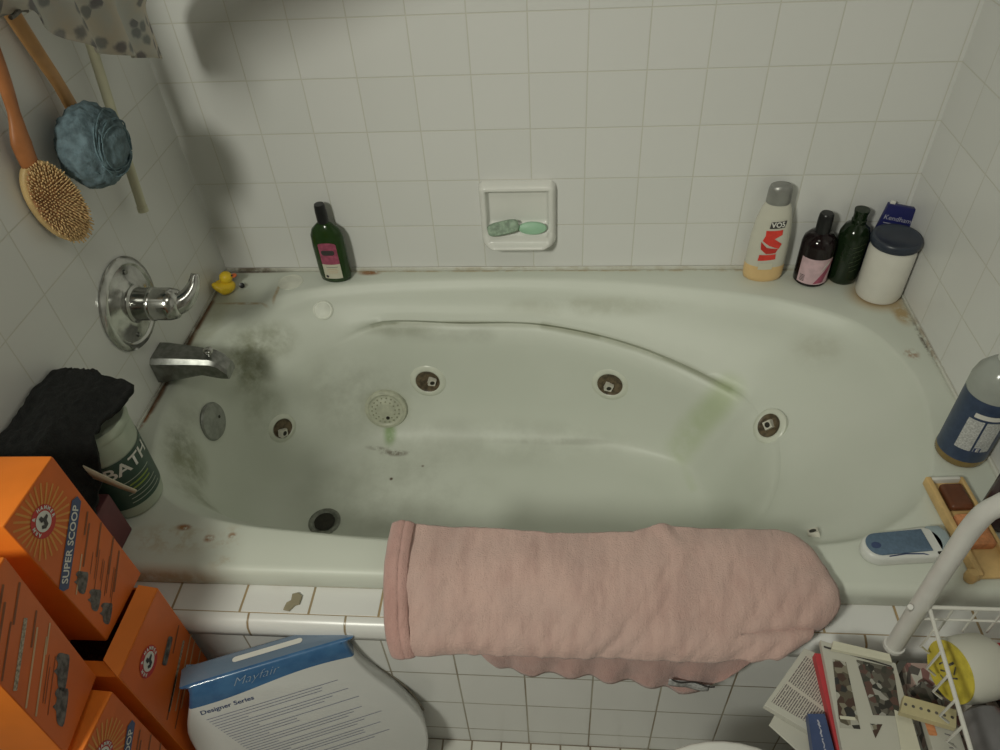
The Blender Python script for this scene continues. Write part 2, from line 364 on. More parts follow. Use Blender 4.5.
def polar(ring, n):
    """resample a closed ring of control points at n equal angles round the tub centre"""
    P = catmull([(x, y, z) for x, y, z in ring], 12, True); L = len(P)
    A = [math.atan2((p.y - CY) / 0.5, p.x - CX) for p in P]; out = []
    for i in range(n):
        a = -PI + 2 * PI * i / n + 1e-5; best = None
        for k in range(L):
            a0, a1 = A[k], A[(k + 1) % L]; d = (a1 - a0 + PI) % (2 * PI) - PI; e = (a - a0 + PI) % (2 * PI) - PI
            if abs(d) < 1e-9: continue
            t = e / d
            if 0 <= t <= 1 and abs(e) < 0.6:
                best = P[k].lerp(P[(k + 1) % L], t); break
        out.append(best)
    return out
def build_tub(m):
    N = 192; rings = [polar(r, N) for r in RINGS]
    # radial smoothing: monotone-ish spline between the control rings
    steps = [1, 1, 1, 3, 3, 1, 2, 2, 3, 3, 3, 3, 4]
    vs, fs, cols = [], [], []
    full = []
    for k in range(len(rings) - 1):
        for s in range(steps[k]):
            t = s / steps[k]; row = []
            for i in range(N):
                p0 = rings[max(k - 1, 0)][i]; p1 = rings[k][i]; p2 = rings[k + 1][i]; p3 = rings[min(k + 2, len(rings) - 1)][i]
                l01, l12, l23 = max((p1 - p0).length, 1e-5), max((p2 - p1).length, 1e-5), max((p3 - p2).length, 1e-5)
                m1 = ((p1 - p0) / l01 + (p2 - p1) / l12) * 0.5 * l12; m2 = ((p2 - p1) / l12 + (p3 - p2) / l23) * 0.5 * l12
                if k == 0 or (p1 - p0).length < 1e-5: m1 = p2 - p1
                if k == len(rings) - 2: m2 = p2 - p1
                row.append((2 * t ** 3 - 3 * t * t + 1) * p1 + (t ** 3 - 2 * t * t + t) * m1 + (-2 * t ** 3 + 3 * t * t) * p2 + (t ** 3 - t * t) * m2)
            full.append(row)
    full.append(rings[-1])
    bm = bmesh.new(); B = [[bm.verts.new(p) for p in row] for row in full]
    for A, C in zip(B, B[1:]):
        for i in range(N): bm.faces.new((A[i], A[(i + 1) % N], C[(i + 1) % N], C[i]))
    ctr = bm.verts.new((CX, CY, 0.0815))
    for i in range(N): bm.faces.new((B[-1][i], B[-1][(i + 1) % N], ctr))
    # deck: from the rim out to the walls, and the rolled lip at the front
    lo, hi, yb, yf = 0.0015, W - 0.0015, -0.0015, -0.786
    outer = []
    for i in range(N):
        p = full[0][i]; d = Vector((p.x - CX, p.y - CY)); ts = []
        if d.x > 0: ts.append((hi - CX) / d.x)
        if d.x < 0: ts.append((lo - CX) / d.x)
        if d.y > 0: ts.append((yb - CY) / d.y)
        if d.y < 0: ts.append((yf - CY) / d.y)
        t = min(ts); outer.append([CX + d.x * t, CY + d.y * t])
    for cx_, cy_ in ((lo, yb), (hi, yb), (lo, yf), (hi, yf)):
        j = min(range(N), key=lambda i: math.hypot(outer[i][0] - cx_, outer[i][1] - cy_)); outer[j] = [cx_, cy_]
    O = [bm.verts.new((x, y, ZD)) for x, y in outer]
    mid = [bm.verts.new(Vector((outer[i][0], outer[i][1], ZD)).lerp(full[0][i], 0.5)) for i in range(N)]
    for i in range(N):
        j = (i + 1) % N
        bm.faces.new((O[i], O[j], mid[j], mid[i])); bm.faces.new((mid[i], mid[j], B[0][j], B[0][i]))
    fr = sorted([v for v in O if abs(v.co.y - yf) < 1e-4], key=lambda v: v.co.x); prev = fr
    for y, z in ((-0.792, 0.4592), (-0.7975, 0.4555), (-0.8010, 0.449), (-0.8022, 0.440), (-0.8022, 0.424), (-0.800, 0.4205)):
        cur = [bm.verts.new((v.co.x, y, z)) for v in fr]
        for a in range(len(fr) - 1): bm.faces.new((prev[a], prev[a + 1], cur[a + 1], cur[a]))
        prev = cur
    return bmobj('basin', bm, m, None, True, 60)
# ------------------------------------------------------------------ materials of the objects
MOLD = (0.14, 0.15, 0.09); MOLD_OR_SHADE = (0.23, 0.24, 0.15); RUST = (0.28, 0.11, 0.03); BROWN = (0.09, 0.05, 0.03); GREEN = (0.42, 0.50, 0.28); GREY = (0.33, 0.34, 0.28); TAN = (0.42, 0.29, 0.13)
def tub_mat():
    m, k, b = base_mat('stained_shaded_acrylic', 0.45)
    pos = k.new('ShaderNodeNewGeometry').outputs['Position']
    col = k.mix(k.ramp(k.noise(3.0, pos, 4.0), 0.35, 0.7), (0.605, 0.635, 0.56), (0.635, 0.66, 0.59))
    for st in (
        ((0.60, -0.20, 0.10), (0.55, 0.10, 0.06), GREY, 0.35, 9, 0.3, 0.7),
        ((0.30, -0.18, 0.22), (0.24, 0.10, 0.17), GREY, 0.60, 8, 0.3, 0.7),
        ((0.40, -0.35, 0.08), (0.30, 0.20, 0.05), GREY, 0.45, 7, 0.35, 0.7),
        ((0.104, -0.235, 0.39), (0.07, 0.10, 0.10), MOLD_OR_SHADE, 0.92, 22, 0.22, 0.70),
        ((0.150, -0.180, 0.400), (0.08, 0.06, 0.06), MOLD_OR_SHADE, 0.62, 22, 0.25, 0.72),
        ((0.108, -0.245, 0.36), (0.045, 0.06, 0.06), MOLD, 0.70, 40, 0.3, 0.7),
        ((0.120, -0.27, 0.28), (0.06, 0.09, 0.10), MOLD_OR_SHADE, 0.45, 18, 0.25, 0.7),
        ((0.080, -0.52, 0.39), (0.055, 0.09, 0.10), MOLD_OR_SHADE, 0.92, 22, 0.22, 0.7),
        ((0.13, -0.60, 0.38), (0.08, 0.065, 0.10), MOLD_OR_SHADE, 0.65, 20, 0.25, 0.7),
        ((0.05, -0.46, 0.41), (0.04, 0.12, 0.08), GREY, 0.5, 20, 0.25, 0.7),
        ((0.055, -0.50, 0.40), (0.03, 0.05, 0.06), MOLD, 0.6, 40, 0.3, 0.7),
        ((0.363, -0.157, 0.161), (0.075, 0.05, 0.07), (0.30, 0.31, 0.18), 0.8, 20, 0.2, 0.6),
        ((0.369, -0.192, 0.105), (0.022, 0.04, 0.035), (0.22, 0.33, 0.13), 0.95, 40, 0.1, 0.5),
        ((0.385, -0.232, 0.081), (0.05, 0.012, 0.02), BROWN, 0.7, 60, 0.35, 0.6),
        ((0.345, -0.222, 0.083), (0.05, 0.008, 0.02), BROWN, 0.45, 60, 0.35, 0.6),
        ((0.58, -0.113, 0.390), (0.24, 0.011, 0.012), MOLD_OR_SHADE, 0.70, 14, 0.1, 0.6),  # mildew and painted crease shade along the ledge, here and next
        ((0.42, -0.115, 0.380), (0.12, 0.018, 0.028), MOLD_OR_SHADE, 0.45, 18, 0.2, 0.65),
        ((0.80, -0.199, 0.096), (0.28, 0.012, 0.012), GREY, 0.55, 14, 0.3, 0.6),
        ((0.85, -0.085, 0.42), (0.30, 0.035, 0.03), (0.40, 0.41, 0.32), 0.55, 12, 0.3, 0.65),
        ((1.32, -0.21, 0.40), (0.08, 0.07, 0.05), (0.40, 0.40, 0.31), 0.5, 14, 0.3, 0.65),
        ((1.452, -0.098, 0.46), (0.078, 0.072, 0.02), (0.40, 0.25, 0.09), 1.0, 50, 0.0, 0.35),
        ((1.482, -0.160, 0.46), (0.025, 0.05, 0.02), TAN, 0.9, 60, 0.3, 0.55),
        ((1.497, -0.25, 0.46), (0.008, 0.10, 0.02), BROWN, 0.8, 60, 0.42, 0.62),
        ((1.462, -0.285, 0.46), (0.02, 0.022, 0.02), RUST, 0.7, 90, 0.40, 0.62),
        ((1.36, -0.035, 0.46), (0.11, 0.04, 0.02), TAN, 0.45, 40, 0.3, 0.6),
        ((1.10, -0.004, 0.46), (0.45, 0.010, 0.02), TAN, 0.55, 30, 0.4, 0.65),
        ((0.345, -0.010, 0.46), (0.035, 0.014, 0.02), RUST, 0.95, 80, 0.3, 0.5),
        ((0.60, -0.004, 0.46), (0.60, 0.007, 0.02), TAN, 0.6, 30, 0.35, 0.6),
        ((0.012, -0.03, 0.46), (0.03, 0.03, 0.02), BROWN, 0.9, 50, 0.3, 0.5),
        ((0.06, -0.004, 0.46), (0.12, 0.008, 0.02), BROWN, 0.85, 40, 0.25, 0.5),
        ((0.004, -0.16, 0.46), (0.010, 0.11, 0.02), RUST, 0.9, 40, 0.25, 0.5),
        ((0.004, -0.28, 0.46), (0.013, 0.11, 0.02), BROWN, 0.95, 40, 0.25, 0.5),
        ((0.004, -0.41, 0.46), (0.012, 0.08, 0.02), BROWN, 0.95, 50, 0.3, 0.5),
        ((0.004, -0.47, 0.46), (0.009, 0.05, 0.02), RUST, 0.95, 50, 0.3, 0.5),
        ((0.02, -0.18, 0.46), (0.05, 0.16, 0.02), (0.42, 0.42, 0.28), 0.5, 14, 0.3, 0.6),
        ((0.085, -0.125, 0.46), (0.09, 0.006, 0.02), TAN, 0.7, 50, 0.3, 0.5),
        ((0.145, -0.078, 0.46), (0.006, 0.065, 0.02), TAN, 0.7, 50, 0.3, 0.5),
        ((0.175, -0.722, 0.46), (0.018, 0.009, 0.02), RUST, 0.95, 90, 0.34, 0.52),
        ((0.225, -0.742, 0.46), (0.013, 0.010, 0.02), RUST, 0.85, 90, 0.34, 0.52),
        ((0.262, -0.735, 0.46), (0.010, 0.008, 0.02), RUST, 0.75, 90, 0.34, 0.52),
        ((0.16, -0.745, 0.46), (0.10, 0.04, 0.02), TAN, 0.4, 45, 0.42, 0.62),
        ((0.26, -0.760, 0.46), (0.03, 0.06, 0.02), TAN, 0.4, 45, 0.42, 0.62),
        ((0.17, -0.803, 0.435), (0.12, 0.012, 0.03), TAN, 0.7, 40, 0.3, 0.6),
        ((0.75, -0.802, 0.423), (0.9, 0.006, 0.006), TAN, 0.55, 30, 0.35, 0.6),
        ((1.30, -0.802, 0.436), (0.30, 0.006, 0.018), GREY, 0.55, 20, 0.2, 0.6),  # painted shade on the right part of the front lip
        ((0.39, -0.31, 0.08), (0.006, 0.006, 0.01), BROWN, 1.0, 10, 0.0, 0.2),
        ((0.51, -0.455, 0.08), (0.007, 0.007, 0.01), BROWN, 0.9, 10, 0.0, 0.2),
        ((0.46, -0.27, 0.08), (0.005, 0.005, 0.01), BROWN, 0.7, 10, 0.0, 0.2)):
        col = stain_or_shade(k, pos, col, *st)
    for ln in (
        ([(0.36, -0.112, 0.384), (0.383, -0.108, 0.389), (0.56, -0.108, 0.387), (0.75, -0.112, 0.386), (0.87, -0.133, 0.373)], 0.010, MOLD_OR_SHADE, 0.60, 12, 0.1, 0.55),  # ledge crease: mildew plus its dark shade line painted in, both parts
        ([(0.75, -0.112, 0.386), (0.87, -0.133, 0.373), (0.957, -0.156, 0.360), (1.06, -0.197, 0.341), (1.146, -0.243, 0.321)], 0.014, MOLD_OR_SHADE, 0.60, 10, 0.0, 0.5),
        ([(0.40, -0.116, 0.37), (0.62, -0.118, 0.368)], 0.035, GREY, 0.45, 12, 0.2, 0.7),  # grey shade painted just below the ledge
        ([(1.146, -0.243, 0.32), (1.12, -0.250, 0.27), (1.085, -0.250, 0.20), (1.062, -0.250, 0.13)], 0.05, GREEN, 0.62, 10, 0.1, 0.6),
        ([(1.062, -0.255, 0.11), (1.09, -0.33, 0.092)], 0.016, GREEN, 0.22, 14, 0.2, 0.6),
        ([(0.003, -0.12, 0.461), (0.003, -0.30, 0.461), (0.003, -0.46, 0.461)], 0.014, (0.16, 0.08, 0.04), 0.9, 30, 0.25, 0.55)):
        col = stain_or_shade_line(k, pos, col, *ln)
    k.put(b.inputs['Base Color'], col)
    k.put(b.inputs['Roughness'], k.math('ADD', 0.36, k.math('MULTIPLY', k.noise(5.0, pos, 4.0), 0.2)))
    return m
M = {}
M['chrome'] = mat('spotted_chrome', (0.50, 0.50, 0.48), 0.18, 1.0, var=0.12, scale=60)
M['dull_chrome'] = mat('dull_chrome', (0.26, 0.265, 0.25), 0.36, 1.0, var=0.2, scale=80)
M['grey_metal'] = mat('scaled_metal', (0.30, 0.31, 0.29), 0.5, 0.7, var=0.15, scale=60)
M['drain_metal'] = mat('tarnished_drain', (0.24, 0.25, 0.22), 0.5, 0.6, var=0.3, scale=70)
M['black'] = mat('black_plastic', (0.012, 0.012, 0.013), 0.3, var=0.1)
M['dark_hole'] = mat('dark_recess', (0.02, 0.018, 0.012), 0.5, var=0.4, scale=90)
M['jet_ring'] = mat('jet_plastic', (0.62, 0.64, 0.55), 0.3, var=0.04)
M['jet_cup'] = mat('grimy_jet_cup', (0.10, 0.075, 0.045), 0.4, var=0.5, scale=90)
M['nozzle'] = mat('jet_nozzle', (0.60, 0.58, 0.50), 0.4, var=0.1)
M['suction'] = mat('suction_plastic', (0.46, 0.47, 0.37), 0.4, var=0.1, scale=60)
M['porcelain'] = mat('porcelain', (0.74, 0.74, 0.70), 0.18, var=0.02, scale=8)
M['soap_grey'] = mat('old_green_soap', (0.27, 0.36, 0.27), 0.6, var=0.3, scale=90, bump=0.3)
M['soap_green'] = mat('pale_green_soap', (0.33, 0.55, 0.38), 0.45, var=0.06)
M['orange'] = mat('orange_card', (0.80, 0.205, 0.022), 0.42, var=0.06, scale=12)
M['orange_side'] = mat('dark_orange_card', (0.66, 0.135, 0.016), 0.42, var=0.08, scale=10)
M['ray'] = mat('yellow_ray', (0.70, 0.30, 0.06), 0.45, var=0.05)
M['logo_red'] = mat('logo_red', (0.52, 0.035, 0.03), 0.45, var=0.05)
M['paper_white'] = mat('white_print', (0.70, 0.69, 0.64), 0.5, var=0.03)
M['navy'] = mat('navy_print', (0.05, 0.075, 0.17), 0.4, var=0.1)
M['ink'] = mat('dark_ink', (0.05, 0.045, 0.045), 0.5, var=0.1)
M['brown_ink'] = mat('brown_ink', (0.25, 0.075, 0.02), 0.5, var=0.1)
M['pale_ink'] = mat('pale_ink', (0.62, 0.40, 0.22), 0.5, var=0.1)
M['cat'] = mat('cat_print', (0.11, 0.10, 0.09), 0.5, var=0.6, scale=120)
M['cat_brown'] = mat('brown_cat_print', (0.16, 0.075, 0.04), 0.5, var=0.6, scale=120)
M['cardboard'] = mat('grey_cardboard', (0.30, 0.27, 0.22), 0.8, var=0.1)
M['litter'] = mat('cat_litter', (0.10, 0.07, 0.055), 0.95, var=0.4, scale=300, bump=0.8, bscale=400)
M['wood'] = mat('varnished_wood', (0.42, 0.16, 0.055), 0.4, var=0.18, scale=18)
M['wood_light'] = mat('beech_wood', (0.55, 0.30, 0.12), 0.45, var=0.15, scale=20)
M['bristle'] = mat('bristle', (0.62, 0.42, 0.20), 0.6, var=0.3, scale=200)
M['pad'] = mat('bristle_pad', (0.34, 0.17, 0.08), 0.8, var=0.3, scale=120)
M['rim_wood'] = mat('pale_wood', (0.62, 0.44, 0.20), 0.5, var=0.1)
M['mesh_blue'] = mat('blue_nylon_net', (0.13, 0.19, 0.22), 0.8, var=0.3, scale=60, bump=0.8, bscale=180)
M['cream_plastic'] = mat('cream_plastic', (0.60, 0.58, 0.42), 0.4, var=0.03)
M['duck'] = mat('yellow_rubber', (0.80, 0.55, 0.03), 0.4, var=0.05)
M['beak'] = mat('orange_rubber', (0.75, 0.18, 0.06), 0.4, var=0.05)
def terry(name, a, b_, c_):
    """pink terry cloth, mottled and streaked by wear"""
    m, k, b = base_mat(name, 0.95)
    pos = k.new('ShaderNodeTexCoord').outputs['Object']
    mp = k.new('ShaderNodeMapping'); k.l.new(pos, mp.inputs[0]); mp.inputs['Scale'].default_value = (1.0, 0.22, 0.35)
    s1 = k.ramp(k.noise(46.0, mp.outputs[0], 4.0, 0.6), 0.35, 0.72); s2 = k.ramp(k.noise(14.0, pos, 3.0), 0.35, 0.7); s3 = k.noise(700.0, pos, 1.0)
    col = k.mix(s1, a, b_); col = k.mix(k.math('MULTIPLY', s2, 0.5), col, c_); col = k.mix(k.math('MULTIPLY', s3, 0.25), col, b_)
    k.put(b.inputs['Base Color'], col); b.inputs['Sheen Weight'].default_value = 0.3
    bn = k.new('ShaderNodeBump'); bn.inputs['Strength'].default_value = 0.9; bn.inputs['Distance'].default_value = 0.002
    k.l.new(k.math('ADD', k.noise(420.0, pos), k.math('MULTIPLY', k.noise(60.0, mp.outputs[0], 4.0), 1.6)), bn.inputs['Height']); k.l.new(bn.outputs[0], b.inputs['Normal'])
    return m
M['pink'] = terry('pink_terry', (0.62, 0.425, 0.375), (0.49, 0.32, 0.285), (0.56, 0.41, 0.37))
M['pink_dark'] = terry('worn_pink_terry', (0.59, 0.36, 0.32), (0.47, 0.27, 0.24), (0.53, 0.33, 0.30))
M['care'] = mat('grey_care_label', (0.42, 0.42, 0.42), 0.6, var=0.3, scale=200)
M['black_cloth'] = mat('black_terry', (0.0045, 0.005, 0.0045), 1.0, var=0.5, scale=120, bump=1.0, bscale=350, sheen=0.0)
M['strap'] = mat('cream_tape', (0.60, 0.55, 0.42), 0.7, var=0.08)
M['maroon'] = mat('maroon_box', (0.14, 0.045, 0.05), 0.6, var=0.1)
M['tub_plastic'] = mat('milky_plastic', (0.40, 0.45, 0.36), 0.4, var=0.04)
M['green_label'] = mat('dark_green_label', (0.035, 0.075, 0.055), 0.4, var=0.1)
M['lime'] = mat('lime_ink', (0.25, 0.34, 0.06), 0.4, var=0.1)
M['green_glass'] = mat('green_bottle', (0.018, 0.045, 0.010), 0.14, var=0.1)
M['dark_green'] = mat('dark_green_bottle', (0.010, 0.020, 0.008), 0.14, var=0.1)
M['dark_red'] = mat('dark_bottle', (0.010, 0.005, 0.006), 0.12, var=0.1)
M['label_pink'] = mat('pink_label', (0.34, 0.075, 0.13), 0.4, var=0.25, scale=90)
M['label_pale_pink'] = mat('pale_pink_label', (0.60, 0.42, 0.46), 0.4, var=0.1, scale=70)
M['label_cream'] = mat('cream_label', (0.62, 0.60, 0.48), 0.5, var=0.04)
M['shampoo'] = mat('clear_white_plastic', (0.60, 0.585, 0.50), 0.25, var=0.02)
M['shampoo_fill'] = mat('peach_shampoo', (0.72, 0.50, 0.24), 0.3, var=0.03)
M['cap_grey'] = mat('silver_cap', (0.30, 0.30, 0.285), 0.35, 0.4, var=0.08)
M['red'] = mat('red_print', (0.70, 0.05, 0.035), 0.35, var=0.1, scale=60)
M['jar_glass'] = mat('white_jar', (0.68, 0.66, 0.60), 0.16, var=0.02)
M['lid_blue'] = mat('dark_blue_lid', (0.030, 0.038, 0.055), 0.35, var=0.12)
M['packet'] = mat('navy_packet', (0.015, 0.018, 0.11), 0.4, var=0.1)
M['pale_text'] = mat('pale_lettering', (0.42, 0.42, 0.50), 0.5, var=0.05)
M['clear'] = mat('clear_bottle_plastic', (0.34, 0.36, 0.33), 0.15, var=0.03)
M['amber'] = mat('amber_soap', (0.22, 0.15, 0.05), 0.2, var=0.1)
M['blue_label'] = mat('blue_label', (0.040, 0.062, 0.115), 0.4, var=0.12, scale=80)
M['blue_foam'] = mat('blue_grey_pad', (0.10, 0.155, 0.225), 0.6, var=0.1, scale=200)
M['white_plastic'] = mat('white_plastic', (0.66, 0.67, 0.64), 0.3, var=0.03)
M['clear_head'] = mat('pale_blue_plastic', (0.30, 0.36, 0.38), 0.2, var=0.1)
M['tray'] = mat('yellow_wood', (0.62, 0.42, 0.18), 0.45, var=0.12, scale=30)
M['brown_soap'] = mat('brown_soap', (0.13, 0.045, 0.02), 0.35, var=0.2)
M['pumice'] = mat('cracked_orange_block', (0.55, 0.23, 0.10), 0.8, var=0.25, scale=70, bump=0.8)
M['plum'] = mat('plum_bottle', (0.05, 0.03, 0.035), 0.25, var=0.1)
M['white_tube'] = mat('white_coated_tube', (0.62, 0.61, 0.58), 0.3, var=0.04, scale=30)
M['wire'] = mat('white_coated_wire', (0.66, 0.65, 0.60), 0.3, var=0.03)
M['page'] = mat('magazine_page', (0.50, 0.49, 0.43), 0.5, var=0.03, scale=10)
M['red_page'] = mat('red_page', (0.48, 0.05, 0.06), 0.5, var=0.1)
M['yellow'] = mat('yellow_card_disc', (0.58, 0.48, 0.06), 0.45, var=0.15, scale=60)
M['ribbon'] = mat('white_ribbon', (0.56, 0.55, 0.48), 0.6, var=0.05, scale=8)
M['grey_plastic'] = mat('grey_plastic', (0.16, 0.155, 0.16), 0.35, var=0.1)
M['dark_plastic'] = mat('charcoal_plastic', (0.035, 0.033, 0.035), 0.4, var=0.15)
M['tape_strip'] = mat('cream_card_strip', (0.52, 0.46, 0.27), 0.6, var=0.1)
M['debris'] = mat('dry_flake', (0.34, 0.30, 0.20), 0.8, var=0.2)
def photo_mat(name, cols, scale, seed):
    """a printed colour picture: hard-edged patches of several inks"""
    m, k, b = base_mat(name, 0.35)
    tc = k.new('ShaderNodeTexCoord').outputs['Object']
    mp = k.new('ShaderNodeMapping'); k.l.new(tc, mp.inputs[0]); mp.inputs['Location'].default_value = (seed, seed * 2, 0)
    v = k.new('ShaderNodeTexVoronoi'); v.inputs['Scale'].default_value = scale; k.l.new(mp.outputs[0], v.inputs['Vector'])
    sp = k.new('ShaderNodeSeparateColor'); k.l.new(v.outputs['Color'], sp.inputs[0])
    r = k.new('ShaderNodeValToRGB'); r.color_ramp.interpolation = 'CONSTANT'
    while len(r.color_ramp.elements) < len(cols): r.color_ramp.elements.new(0.5)
    for i, c in enumerate(cols): r.color_ramp.elements[i].position = i / len(cols); r.color_ramp.elements[i].color = (*c, 1)
    k.l.new(sp.outputs[0], r.inputs[0]); k.l.new(r.outputs[0], b.inputs['Base Color'])
    return m
M['photo'] = photo_mat('printed_photo', [(.03, .028, .025), (.10, .085, .06), (.03, .03, .03), (.22, .20, .15), (.07, .04, .03), (.40, .39, .34)], 130, 3.1)
M['photo2'] = photo_mat('printed_photo_red', [(.03, .028, .025), (.07, .06, .05), (.13, .12, .10), (.05, .05, .04), (.34, .33, .30), (.11, .06, .05)], 150, 1.7)
M['collage'] = photo_mat('printed_collage', [(.50, .48, .42), (.25, .12, .11), (.10, .09, .08), (.42, .30, .26), (.55, .54, .48)], 90, 5.0)
def print_mat(name, paper, ink, dx, dy, colw, dirs=0.0):
    """columns of fine print: lines of broken dashes (object space)"""
    m, k, b = base_mat(name, 0.6)
    tc = k.new('ShaderNodeTexCoord').outputs['Object']
    mp = k.new('ShaderNodeMapping'); k.l.new(tc, mp.inputs[0]); mp.inputs['Rotation'].default_value = (0, 0, dirs)
    sp = k.new('ShaderNodeSeparateXYZ'); k.l.new(mp.outputs[0], sp.inputs[0])
    line = k.math('GREATER_THAN', k.math('FRACT', k.math('DIVIDE', k.math('ADD', sp.outputs[1], 10.0), dy)), 0.48)
    cb = k.new('ShaderNodeCombineXYZ'); k.l.new(k.math('DIVIDE', sp.outputs[0], dx), cb.inputs[0]); k.l.new(k.math('FLOOR', k.math('DIVIDE', k.math('ADD', sp.outputs[1], 10.0), dy)), cb.inputs[1])
    wn = k.math('GREATER_THAN', k.noise(1.0, cb.outputs[0], 1.0), 0.42)
    gut = k.math('GREATER_THAN', k.math('FRACT', k.math('DIVIDE', k.math('ADD', sp.outputs[0], 10.0), colw)), 0.09)
    f = k.math('MULTIPLY', k.math('MULTIPLY', line, wn), gut)
    k.put(b.inputs['Base Color'], k.mix(f, paper, ink))
    return m
M['newsprint'] = print_mat('newsprint', (0.52, 0.49, 0.43), (0.14, 0.12, 0.12), 0.0020, 0.0029, 0.052)
def floral_mat():
    m, k, b = base_mat('floral_cotton', 0.85)
    pos = k.new('ShaderNodeTexCoord').outputs['Object']
    v = k.new('ShaderNodeTexVoronoi'); v.inputs['Scale'].default_value = 46.0; v.voronoi_dimensions = '2D'
    sy = k.new('ShaderNodeSeparateXYZ'); k.l.new(pos, sy.inputs[0]); cy = k.new('ShaderNodeCombineXYZ'); k.l.new(sy.outputs[1], cy.inputs[0]); k.l.new(sy.outputs[2], cy.inputs[1])
    k.l.new(cy.outputs[0], v.inputs['Vector'])
    sp = k.new('ShaderNodeSeparateColor'); k.l.new(v.outputs['Color'], sp.inputs[0])
    blob = k.math('SUBTRACT', 1.0, k.ramp(k.math('ADD', v.outputs['Distance'], k.math('MULTIPLY', k.noise(70.0, pos), 0.55)), 0.50, 0.80))
    on = k.math('MULTIPLY', blob, k.math('GREATER_THAN', sp.outputs[0], 0.48))
    tone = k.mix(sp.outputs[1], (0.08, 0.07, 0.11), (0.16, 0.19, 0.20))
    ground = k.mix(k.ramp(k.noise(14.0, pos), 0.35, 0.65), (0.60, 0.54, 0.45), (0.54, 0.54, 0.51))
    k.put(b.inputs['Base Color'], k.mix(k.math('MULTIPLY', on, 0.7), ground, tone))
    return m
M['floral'] = floral_mat()
def seat_mat():
    """blue wave over white card, in the face plane of the package (object x across, y up)"""
    m, k, b = base_mat('blue_and_white_card', 0.25)
    tc = k.new('ShaderNodeTexCoord').outputs['Object']
    sp = k.new('ShaderNodeSeparateXYZ'); k.l.new(tc, sp.inputs[0])
    wave = k.math('ADD', k.math('MULTIPLY', k.math('SINE', k.math('ADD', k.math('MULTIPLY', sp.outputs[0], 20.0), 0.4)), 0.0065), 0.3740)
    f = k.math('GREATER_THAN', sp.outputs[1], wave)
    n = k.noise(25.0, tc)
    top = k.math('GREATER_THAN', -0.006, sp.outputs[2])
    blue = k.mix(k.ramp(n, 0.3, 0.7), (0.035, 0.11, 0.25), (0.06, 0.16, 0.32))
    blue = k.mix(k.math('MULTIPLY', top, 0.8), blue, (0.17, 0.22, 0.28))
    k.put(b.inputs['Base Color'], k.mix(f, k.mix(n, (0.62, 0.63, 0.62), (0.66, 0.66, 0.64)), blue))
    b.inputs['Coat Weight'].default_value = 0.6; b.inputs['Coat Roughness'].default_value = 0.08
    bn = k.new('ShaderNodeBump'); bn.inputs['Strength'].default_value = 0.25; bn.inputs['Distance'].default_value = 0.004
    k.l.new(k.noise(22.0, tc, 2.0), bn.inputs['Height']); k.l.new(bn.outputs[0], b.inputs['Coat Normal'])
    return m
M['seat_card'] = seat_mat()

# ------------------------------------------------------------------ the bathtub and its fittings
tubT = thing('bathtub', 'white jetted bathtub with mildew stains, set between the tiled walls', 'bathtub')
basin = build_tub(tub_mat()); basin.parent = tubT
def frame_on(p, n, up=(0, 0, 1)):
    """matrix whose z axis is the outward normal n at p"""
    z = Vector(n).normalized(); x = Vector(up).cross(z)
    x = x.normalized() if x.length > 1e-3 else Vector((1, 0, 0)); y = z.cross(x)
    m = Matrix.Identity(4)
    for i in range(3): m[i][0], m[i][1], m[i][2], m[i][3] = x[i], y[i], z[i], p[i]
    return m
def place(o, mtx): o.matrix_local = mtx; return o
def jet(p, n, s=1.0, tilt=(0, 0)):
    mx = frame_on(p, n)
    r = place(lathe('jet', [(0.0435 * s, -0.006), (0.0435 * s, 0.0015), (0.041 * s, 0.0035), (0.032 * s, 0.0055), (0.0295 * s, 0.0045), (0.028 * s, 0.002), (0.0, 0.0018)], M['jet_ring'], tubT, 36), mx)
    cup = lathe('jet_cup', [(0.0290 * s, 0.0046), (0.027 * s, 0.0030), (0.018 * s, 0.0024), (0, 0.0022)], M['jet_cup'], r, 32)
    bm = bmesh.new()
    nz = lathe('nozzle', [(0.0, 0.004), (0.0065, 0.004), (0.0065, 0.010), (0.0115, 0.0105), (0.0125, 0.006), (0.0115, 0.0), (0.0125, -0.002)], M['nozzle'], r, 4)
    nz.location = (tilt[0], tilt[1], 0.0030); nz.rotation_euler = (0.25, 0.2, 0.5)
    hol = lathe('nozzle_bore', [(0.0058, 0.0102), (0, 0.0103)], M['dark_hole'], r, 12)
    hol.location = (tilt[0], tilt[1], 0.0030); hol.rotation_euler = (0.25, 0.2, 0.5)
    return r
jet((0.473, -0.1355, 0.235), (-0.03, -0.98, 0.17), 1.0, (0.010, 0.003))
jet((0.902, -0.1655, 0.259), (-0.23, -0.96, 0.15), 1.0, (-0.003, -0.004))
jet((1.213, -0.343, 0.315), (-0.72, -0.22, 0.66), 0.86, (0.0, 0.002))
jet((0.148, -0.274, 0.213), (0.73, -0.63, 0.27), 0.80, (-0.006, -0.008))
jet((1.198, -0.684, 0.420), (-0.06, 0.45, 0.89), 0.36, (0, 0))
mx = frame_on((0.363, -0.1565, 0.161), (0.08, -0.95, 0.29))
su = place(lathe('suction_cover', [(0.052, -0.004), (0.053, 0.004), (0.050, 0.010), (0.043, 0.012), (0.040, 0.009), (0.036, 0.0085), (0.030, 0.012), (0.015, 0.014), (0, 0.0145)], M['suction'], tubT, 44), mx)
bm = bmesh.new()
for rr, nn in ((0.033, 18), (0.024, 13)):
    for i in range(nn):
        a = 2 * PI * i / nn; c = Vector((rr * math.cos(a), rr * math.sin(a), 0.0128 if rr < .03 else 0.0112))
        add_tube(bm, [c + Vector((0, 0, -.0006)), c + Vector((0, 0, .0004))], 0.0021, 6)
